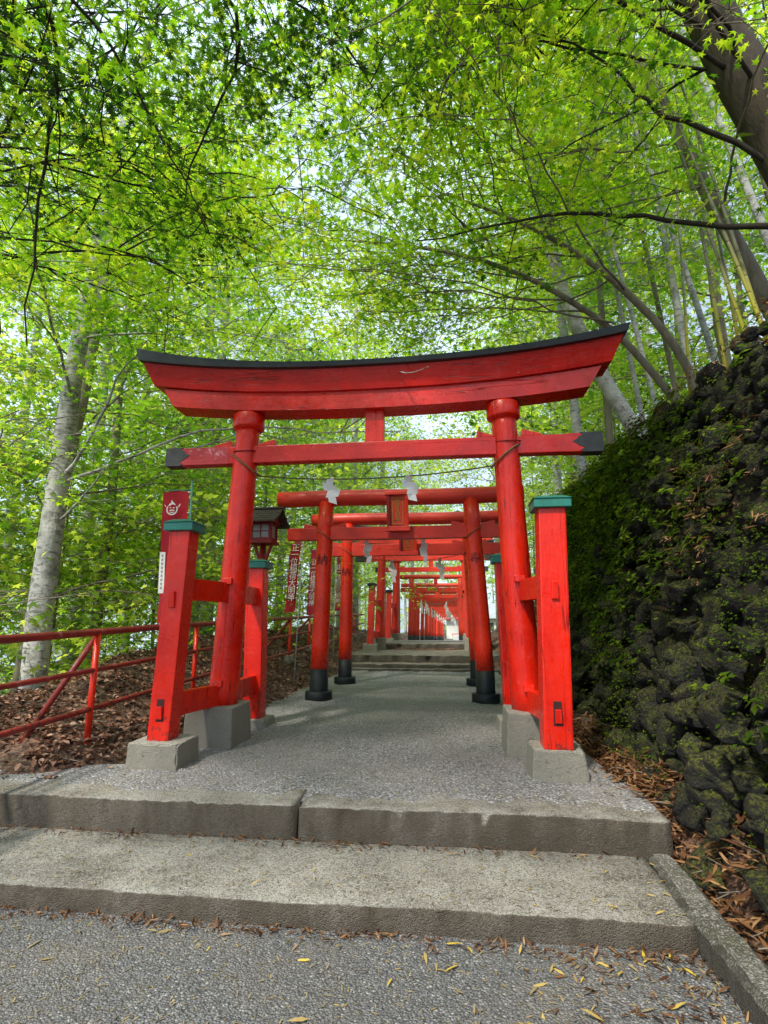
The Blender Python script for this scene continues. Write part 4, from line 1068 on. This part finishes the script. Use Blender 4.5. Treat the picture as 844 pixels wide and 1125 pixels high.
# --- overhanging maple, upper left, trunk out of frame
tr = [(-4.9, 1.4, G(-4.9, 1.4)), (-4.7, 1.4, 2.5), (-4.3, 1.6, 4.6), (-3.9, 1.8, 6.0)]
hang = [([(-4.1, 1.7, 5.4), (-3.0, 2.0, 6.1), (-1.9, 2.4, 5.9), (-1.95, 2.75, 5.62), (-2.2, 2.95, 5.3), (-2.29, 3.1, 4.81), (-2.31, 3.2, 4.19), (-2.46, 3.4, 3.65)], .024),
        ([(-1.9, 2.4, 5.9), (-1.5, 2.9, 5.45), (-1.25, 3.2, 4.9), (-1.1, 3.4, 4.6)], .014),
        ([(-4.0, 1.8, 5.8), (-1.4, 2.5, 6.5), (-.57, 3.0, 6.09), (-1.04, 3.4, 5.85), (-1.43, 3.7, 5.45), (-1.6, 3.9, 5.2)], .022),
        ([(-4.2, 1.7, 5.1), (-3.3, 2.6, 5.2), (-2.9, 3.0, 5.0), (-2.95, 3.5, 4.5), (-3.2, 3.9, 3.9)], .022),
        ([(-.9, 2.8, 6.3), (-.2, 3.3, 6.3), (.2, 3.9, 6.1)], .012)]
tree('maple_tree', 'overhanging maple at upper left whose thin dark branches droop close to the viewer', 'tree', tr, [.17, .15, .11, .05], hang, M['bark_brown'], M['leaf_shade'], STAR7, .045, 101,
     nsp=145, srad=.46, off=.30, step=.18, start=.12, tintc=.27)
tr = [(-5.6, 3.2, G(-5.6, 3.2)), (-5.5, 3.2, 3), (-5.3, 3.3, 5.3), (-5.0, 3.5, 7.4)]
r = np.random.default_rng(3)
tree('maple_tree', 'bright maple behind the drooping one, its crown filling the upper left and centre', 'tree', tr, [.2, .17, .12, .05],
     auto_limbs(r, tr, 14, 5.8, .16, .024, .5, (-.7, 1.1), 6), M['bark_brown'], M['leaf'], STAR7, .056, 102, nsp=105, srad=.60, step=.48, tintc=.58)
# --- big leaning trunk upper right, limbs spread left over the path
tr = [(4.62, 4.6, G(4.62, 4.6)-.1), (4.18, 4.6, 5.0), (3.89, 4.6, 5.71), (3.71, 4.6, 6.33), (3.57, 4.6, 6.88), (3.35, 4.6, 7.53), (2.95, 4.6, 8.8)]
r = np.random.default_rng(4)
br = [([(3.95, 4.6, 5.5), (3.13, 4.5, 6.2), (2.75, 4.5, 6.4), (2.54, 4.5, 6.8), (2.06, 4.5, 7.24), (1.2, 4.5, 7.7)], .030),
      ([(4.15, 4.6, 5.0), (3.44, 5, 5.49), (2.68, 5, 5.67), (1.97, 5, 5.75), (1.28, 5, 5.65), (.4, 5.2, 5.7)], .032),
      ([(3.6, 4.6, 6.7), (2.2, 4.0, 7.2), (1.0, 3.8, 7.3), (0, 3.6, 7.2)], .026), ([(3.7, 4.6, 6.4), (2.5, 3.4, 6.9), (1.6, 2.9, 7.0), (.8, 2.6, 6.8)], .022)]
tree('maple_tree', 'thick dark trunk leaning in at the upper right corner with long branches reaching left', 'tree', tr, [.27, .25, .235, .23, .22, .20, .15], br+auto_limbs(r, tr, 9, 4.6, .2, .024, .6, (2.2, 4.0), 5),
     M['bark_brown'], M['leaf'], STAR7, .056, 103, nsp=105, srad=.6, step=.48, tintc=.56)
# --- slim leaning maples rooted at the wall top
sl = [('slim grey trunk bending up and left above the wall, right of the gate roof tip', [(3.80, 6.5, 3.9), (3.67, 6.5, 4.89), (3.02, 6.5, 5.77), (2.56, 6.5, 6.31), (1.6, 6.5, 7.0), (.6, 6.6, 7.6)], .065, 104, .55),
      ('long curved grey trunk rooted low on the wall and arching left behind the gate roof', [(3.85, 7, 4.1), (3.70, 7, 4.4), (3.22, 7, 5.22), (2.97, 7, 5.55), (2.15, 7, 6.3), (1.28, 7, 6.8), (0, 7.2, 7.3), (-1.2, 7.4, 7.6)], .062, 105, .62),
      ('thick pale trunk slanting up left near the right edge beside the bamboo', [(4.35, 5.5, 3.9), (4.02, 5.5, 5.03), (3.7, 5.5, 5.91), (3.41, 5.5, 7.07), (3.0, 5.6, 8.6), (2.6, 5.8, 9.8)], .115, 106, .58)]
for i, (lb_, tr, rr, sd, tc) in enumerate(sl):
    r = np.random.default_rng(sd)
    tree('maple_tree', lb_, 'tree', tr, [rr*.8, rr*.75, rr*.65, rr*.45, rr*.2], auto_limbs(r, tr, 11, 4.4, .12, .016, .38, (1.5, 4.6), 3), M['bark_grey'], M['leaf'], STAR, .062, sd, nsp=72, srad=.72, step=.80, tintc=tc+.08)
tr = [(3.75, 8.2, 4.0), (3.54, 8.2, 4.53), (3.2, 8.2, 5.24), (2.75, 8.2, 6.3), (2.4, 8.2, 8.1), (2.2, 8.2, 10), (2.1, 8.4, 13)]
r = np.random.default_rng(9)
tree('birch_tree', 'white barked trunk leaning out from the wall behind the right end of the gate roof', 'tree', tr, [.12, .12, .115, .11, .10, .07, .03], auto_limbs(r, tr, 9, 3.6, .3, .020, .55, None, 3), M['bark_white'], M['leaf'], STAR, .068, 107, nsp=55, srad=.8, step=.85, tintc=.65)
for i, (x, y, z, lx, h, lb_, rr) in enumerate([(3.2, 9.8, 4.0, -.6, 11, 'pale slender trunk behind the gate roof, left of the white leaning trunk', .09), (3.9, 10.6, 4.3, .2, 10, 'straight grey trunk on the slope behind the bent maple', .08),
                                               (4.6, 8.4, 4.6, -.5, 9, 'slender trunk on the slope right of the white leaning trunk', .06), (5.6, 7.2, 5.0, -.7, 9, 'dark slender trunk high on the slope at the right edge', .09), (3.75, 7.6, 4.3, -1.1, 8, 'thin pale stem leaning left just beside the arching grey trunk', .035),
      (4.2, 9.4, 4.5, -.9, 10, 'thin pale stem on the slope left of the tan bamboo culm', .045), (5.0, 9.8, 4.8, -.8, 10, 'thin grey stem standing far back on the upper slope', .05), (4.3, 6.9, 4.5, -1.3, 8, 'thin pale stem leaning left behind the bamboo culms', .04),
      (3.5, 11.2, 4.2, -.5, 12, 'white slender trunk farthest along the wall crest', .08), (4.9, 6.2, 4.7, -1.6, 9, 'pale stem leaning strongly left above the bamboo culms', .05)]):
    z = float(ground_z(x, y))-.15; tr = [(x, y, z), (x+lx*.3, y, z+h*.3), (x+lx*.7, y, z+h*.65), (x+lx, y, z+h)]; r = np.random.default_rng(200+i)
    tree('slope_tree', lb_, 'tree', tr, [rr, rr*.9, rr*.7, rr*.2], auto_limbs(r, tr, 8, 2.6, .25, .015, .35, None, 3), M['bark_grey'] if i in (1, 3, 6) else M['bark_white'], M['leaf_far'], STAR, .075, 210+i, nsp=42, srad=.8, step=.9, tintc=.6)
# --- bamboo culms on the wall top
for i, (P0, P1, lb_) in enumerate([((3.61, 5.6, 4.45), (3.50, 5.6, 8.2), 'yellow brown bamboo culm, middle one of those on the wall crest'), ((3.63, 5.2, 4.35), (3.05, 5.2, 7.8), 'green yellow bamboo culm slanting left with a bright yellow foot'),
                                   ((3.66, 5.0, 4.4), (3.0, 5.0, 7.6), 'bamboo culm nearest the right edge of the picture on the wall crest'), ((3.72, 6.6, 4.85), (3.95, 6.6, 9), 'thin tan bamboo culm farthest left on the wall crest'),
                                   ((3.76, 5.15, 4.4), (3.3, 5.2, 8.0), 'pale bamboo culm crowded between the two slanting ones'), ((3.95, 5.9, 4.6), (3.8, 5.9, 8.6), 'slim pale bamboo culm standing behind the others')]):
    t_ = thing('bamboo', lb_, 'bamboo', P0, 'bamboo on the wall crest'); a, b = np.array(P0), np.array(P1); a = a-(b-a)*.14
    MB().tube([tuple(a+(b-a)*t+np.array([-.05*t*t, 0, 0])) for t in np.linspace(0, 1, 10)], [.021-.011*t for t in np.linspace(0, 1, 10)], 10).build('culm', M['bamboo'], t_)
    r = np.random.default_rng(300+i); n = 160; t = r.uniform(.55, 1.1, n); P = a+(b-a)*t[:, None]+r.normal(0, .3, (n, 3))
    V, T, tn_ = place(BLADE, P, r.normal(0, .5, (n, 3))+np.array([0, 0, .6]), r.uniform(0, 6.28, n), r.uniform(.12, .2, n), r.beta(3, 2, n)); mesh_np('leaves', V, T, M['leaf_far'], t_, tint=tn_)

# --- tall pale trunk at left
tr = [(-4.98, 7.0, .35), (-5.0, 7, 2), (-4.97, 7, 4.0), (-4.88, 7, 7.4), (-4.6, 7.2, 11), (-4.3, 7.4, 14)]
r = np.random.default_rng(12)
tree('beech_tree', 'large pale mottled trunk rising behind the railing on the left', 'tree', tr, [.170, .160, .145, .105, .08, .04], [([(-4.95, 7, 3.6), (-4.4, 6.9, 4.3), (-4.0, 6.8, 5.2), (-3.6, 6.7, 5.6)], .03), ([(-5.0, 7, 2.9), (-4.4, 6.9, 3.4), (-4.0, 6.9, 4.1)], .02)]+auto_limbs(r, tr, 13, 4.6, .2, .026, .33, None, 4), M['bark_pale'], M['leaf'], STAR, .07, 108, sprays=[(-4.6+rnd.gauss(0, .6), 5.9+rnd.gauss(0, .35), rnd.uniform(4.9, 8.2)) for _ in range(22)], nsp=55, srad=.85, step=.95, tintc=.6)
tr = [(-6.3, 8.4, .1), (-6.2, 8.4, 3), (-5.9, 8.4, 5), (-5.7, 8.5, 8), (-5.8, 8.6, 11)]
r = np.random.default_rng(13)
tree('beech_tree', 'thinner dark trunk just behind the large pale trunk on the left', 'tree', tr, [.16, .14, .12, .09, .04], auto_limbs(r, tr, 14, 4.0, .2, .024, .12, None, 4), M['bark_grey'], M['leaf_far'], STAR, .075, 109, nsp=52, srad=.85, step=.95, tintc=.6)

# --- woodland: a few kinds, then copies
def wood_proto(i, bark, h, rr, nl, L, t0, leaf, tint, up=.15, tpl=OVAL, nsp=34, srad=1.0):
    tr = [(0, 0, -.3), (.1, 0, h*.3), (.0, .1, h*.65), (.1, 0, h)]; r = np.random.default_rng(400+i)
    return tree('wood_tree', 'x', 'tree', tr, [rr, rr*.85, rr*.6, rr*.15], auto_limbs(r, tr, nl, L, up, rr*.20, t0, None, 4), bark, M['leaf_far'], tpl, leaf, 420+i, nsp=nsp, srad=srad, step=.95, tintc=tint, off=.5, tilt=.6)
protos = [wood_proto(0, M['bark_white'], 14, .16, 15, 3.6, .28, .15, .68), wood_proto(1, M['bark_grey'], 9, .10, 15, 3.4, .10, .135, .62),
          wood_proto(2, M['bark_pale'], 17, .20, 16, 4.4, .30, .17, .72), wood_proto(3, M['bark_grey'], 5, .045, 12, 2.2, .06, .105, .66, .2, STAR)]
LBL = ['slender white barked tree in the bright wood behind the gates', 'leafy grey barked tree filling the wood beyond the railing', 'tall pale trunked tree rising in the background wood', 'low leafy sapling in the undergrowth beyond the railing']
GRP = ['white barked trees in the background wood', 'leafy grey trees in the background wood', 'tall pale trees in the background wood', 'saplings in the undergrowth']
spots = [(1, -6.6, 10.5), (3, -7.0, 9.8), (3, -6.4, 13.2), (0, -8.5, 12.5), (0, -6.0, 14.5), (3, -6.0, 16), (0, -7.4, 16.5), (2, -10, 17), (3, -7.6, 7.4), (3, -8.8, 9.4), (0, -10.8, 12.6), (0, -5.6, 19.5), (1, -6.6, 20.5), (2, -8, 22), (0, -11.5, 22), (0, -6.8, 25),
         (0, -5.0, 28), (2, -6, 30), (1, -10, 30), (1, -14, 18), (2, -15, 25), (0, -5.2, 34), (1, -7.5, 38), (2, -9, 40), (0, -2.2, 44), (1, -7.5, 50), (2, -14, 36), (2, -1.6, 56), (1, -20, 28), (2, -21, 40), (1, -8, 56), (2, -3.5, 64),
         (0, 4.6, 16), (1, 7.4, 15), (0, 5.0, 21), (2, 6.5, 20), (1, 7.0, 27), (2, 7.5, 30), (0, 4.8, 36), (1, 7.2, 42), (2, 10, 24), (1, 9.2, 15), (2, 8.4, 10.5), (1, 6.8, 11.5), (2, 12, 36), (0, 9, 52), (1, 14, 60), (2, -1, 74), (1, 12, 80), (2, 16, 92), (2, -6, 84), (2, 3, 112), (2, 9, 104), (2, -12, 70), (2, 22, 70), (1, -24, 58),
         (3, -5, 22), (3, 5.2, 14.2), (2, -3.6, 24.5), (2, 3.7, 25.5), (2, -3.3, 33), (2, 3.8, 35), (3, -6.2, 12.2), (3, 4.6, 12.6), (3, -9.8, 15)]
first = [True]*4
for i, (k, x, y) in enumerate(spots):
    o = protos[k] if first[k] else copy_tree(protos[k]); first[k] = False
    o.location = (x, y, float(ground_z(x, y))); o.rotation_euler = (0, 0, rnd.uniform(0, 6.28)); s_ = rnd.uniform(.85, 1.25); o.scale = (s_, s_, s_*rnd.uniform(.9, 1.1))
    o['label'] = LBL[k]; o['group'] = GRP[k]

# undergrowth and a far wood that reads as one mass
def foliage_mass(name, label, P, leaf, mat, tint, seed):
    r = np.random.default_rng(seed); n = len(P); N = np.stack([r.normal(0, .6, n), r.normal(0, .6, n), np.ones(n)*.7], 1)
    V, T, t = place(OVAL, P, N, r.uniform(0, 6.28, n), leaf*r.uniform(.6, 1.3, n), tint); return tag(mesh_np(name, V, T, mat, tint=t), label, 'foliage', kind='stuff')
r = np.random.default_rng(77); P = []
for _ in range(190):
    x, y = r.uniform(-14, -4.6), r.uniform(6.5, 30); c = np.array([x, y, float(ground_z(x, y))+r.uniform(.2, 1.3)]); n = 46
    P.append(c+r.normal(0, 1, (n, 3))*np.array([.5, .5, .16]))
P = np.concatenate(P); foliage_mass('undergrowth', 'green undergrowth covering the slope behind the railing', P, .085, M['leaf_far'], np.clip(r.normal(.58, .22, len(P)), 0, 1), 78)
P = []
for _ in range(950):
    a = r.uniform(-1.15, 1.15); d = r.uniform(95, 150); x, y = d*math.sin(a), d*math.cos(a); c = np.array([x, y, -3+r.uniform(0, 1)**.8*24]); n = 34
    P.append(c+r.normal(0, 1, (n, 3))*np.array([2.2, 2.2, .9]))
P = np.concatenate(P); foliage_mass('far_wood', 'distant wood closing the view behind everything', P, .75, M['leaf_far'], np.clip(r.normal(.75, .16, len(P)), 0, 1), 79)

# ------------------------------------------------------------------ world, sun, camera
SUN_EL, SUN_AZ = math.radians(50), math.radians(206)   # azimuth clockwise from +Y
w = bpy.data.worlds.new('World'); sc.world = w; w.use_nodes = True
nt = w.node_tree; nt.nodes.clear()
sky = nt.nodes.new('ShaderNodeTexSky'); sky.sky_type = 'NISHITA'; sky.sun_disc = False
sky.sun_elevation = SUN_EL; sky.sun_rotation = SUN_AZ; sky.air_density = 1.0; sky.dust_density = 3.5; sky.ozone_density = 1.0
tc = nt.nodes.new('ShaderNodeTexCoord'); nz_ = nt.nodes.new('ShaderNodeTexNoise'); nz_.inputs['Scale'].default_value = 3.2; nz_.inputs['Detail'].default_value = 6
nt.links.new(tc.outputs['Generated'], nz_.inputs['Vector'])
mr = nt.nodes.new('ShaderNodeMapRange'); nt.links.new(nz_.outputs['Fac'], mr.inputs[0]); mr.inputs[1].default_value = .34; mr.inputs[2].default_value = .58; mr.inputs[3].default_value = .35
mx = nt.nodes.new('ShaderNodeMix'); mx.data_type = 'RGBA'; nt.links.new(mr.outputs[0], mx.inputs[0]); nt.links.new(sky.outputs[0], mx.inputs[6]); mx.inputs[7].default_value = (7.6, 9.4, 11.2, 1)   # bright thin cloud
bg = nt.nodes.new('ShaderNodeBackground'); bg.inputs['Strength'].default_value = .15
ow = nt.nodes.new('ShaderNodeOutputWorld'); nt.links.new(mx.outputs[2], bg.inputs[0]); nt.links.new(bg.outputs[0], ow.inputs[0])
sl_ = bpy.data.lights.new('sun', 'SUN'); sl_.energy = 5.0; sl_.angle = math.radians(5); sl_.color = (1, .93, .80)
so = bpy.data.objects.new('sun', sl_); COL.objects.link(so)
sd = Vector((math.sin(SUN_AZ)*math.cos(SUN_EL), math.cos(SUN_AZ)*math.cos(SUN_EL), math.sin(SUN_EL)))
so.rotation_euler = sd.to_track_quat('Z', 'Y').to_euler()

cam = bpy.data.cameras.new('camera'); co = bpy.data.objects.new('camera', cam); COL.objects.link(co); sc.camera = co
cam.sensor_fit = 'HORIZONTAL'; cam.sensor_width = 36; cam.lens = 590/844*36; cam.clip_end = 2000; cam.clip_start = .05
co.location = (.68, 0, 1.6); co.rotation_euler = (math.radians(90+11.497), 0, math.radians(6.819))
sc.view_settings.view_transform = 'Standard'; sc.view_settings.look = 'None'; sc.view_settings.exposure = 0
sc.cycles.max_bounces = 8; sc.cycles.diffuse_bounces = 4; sc.cycles.transmission_bounces = 6; sc.cycles.transparent_max_bounces = 8
sc.cycles.use_denoising = True; sc.cycles.adaptive_threshold = .02
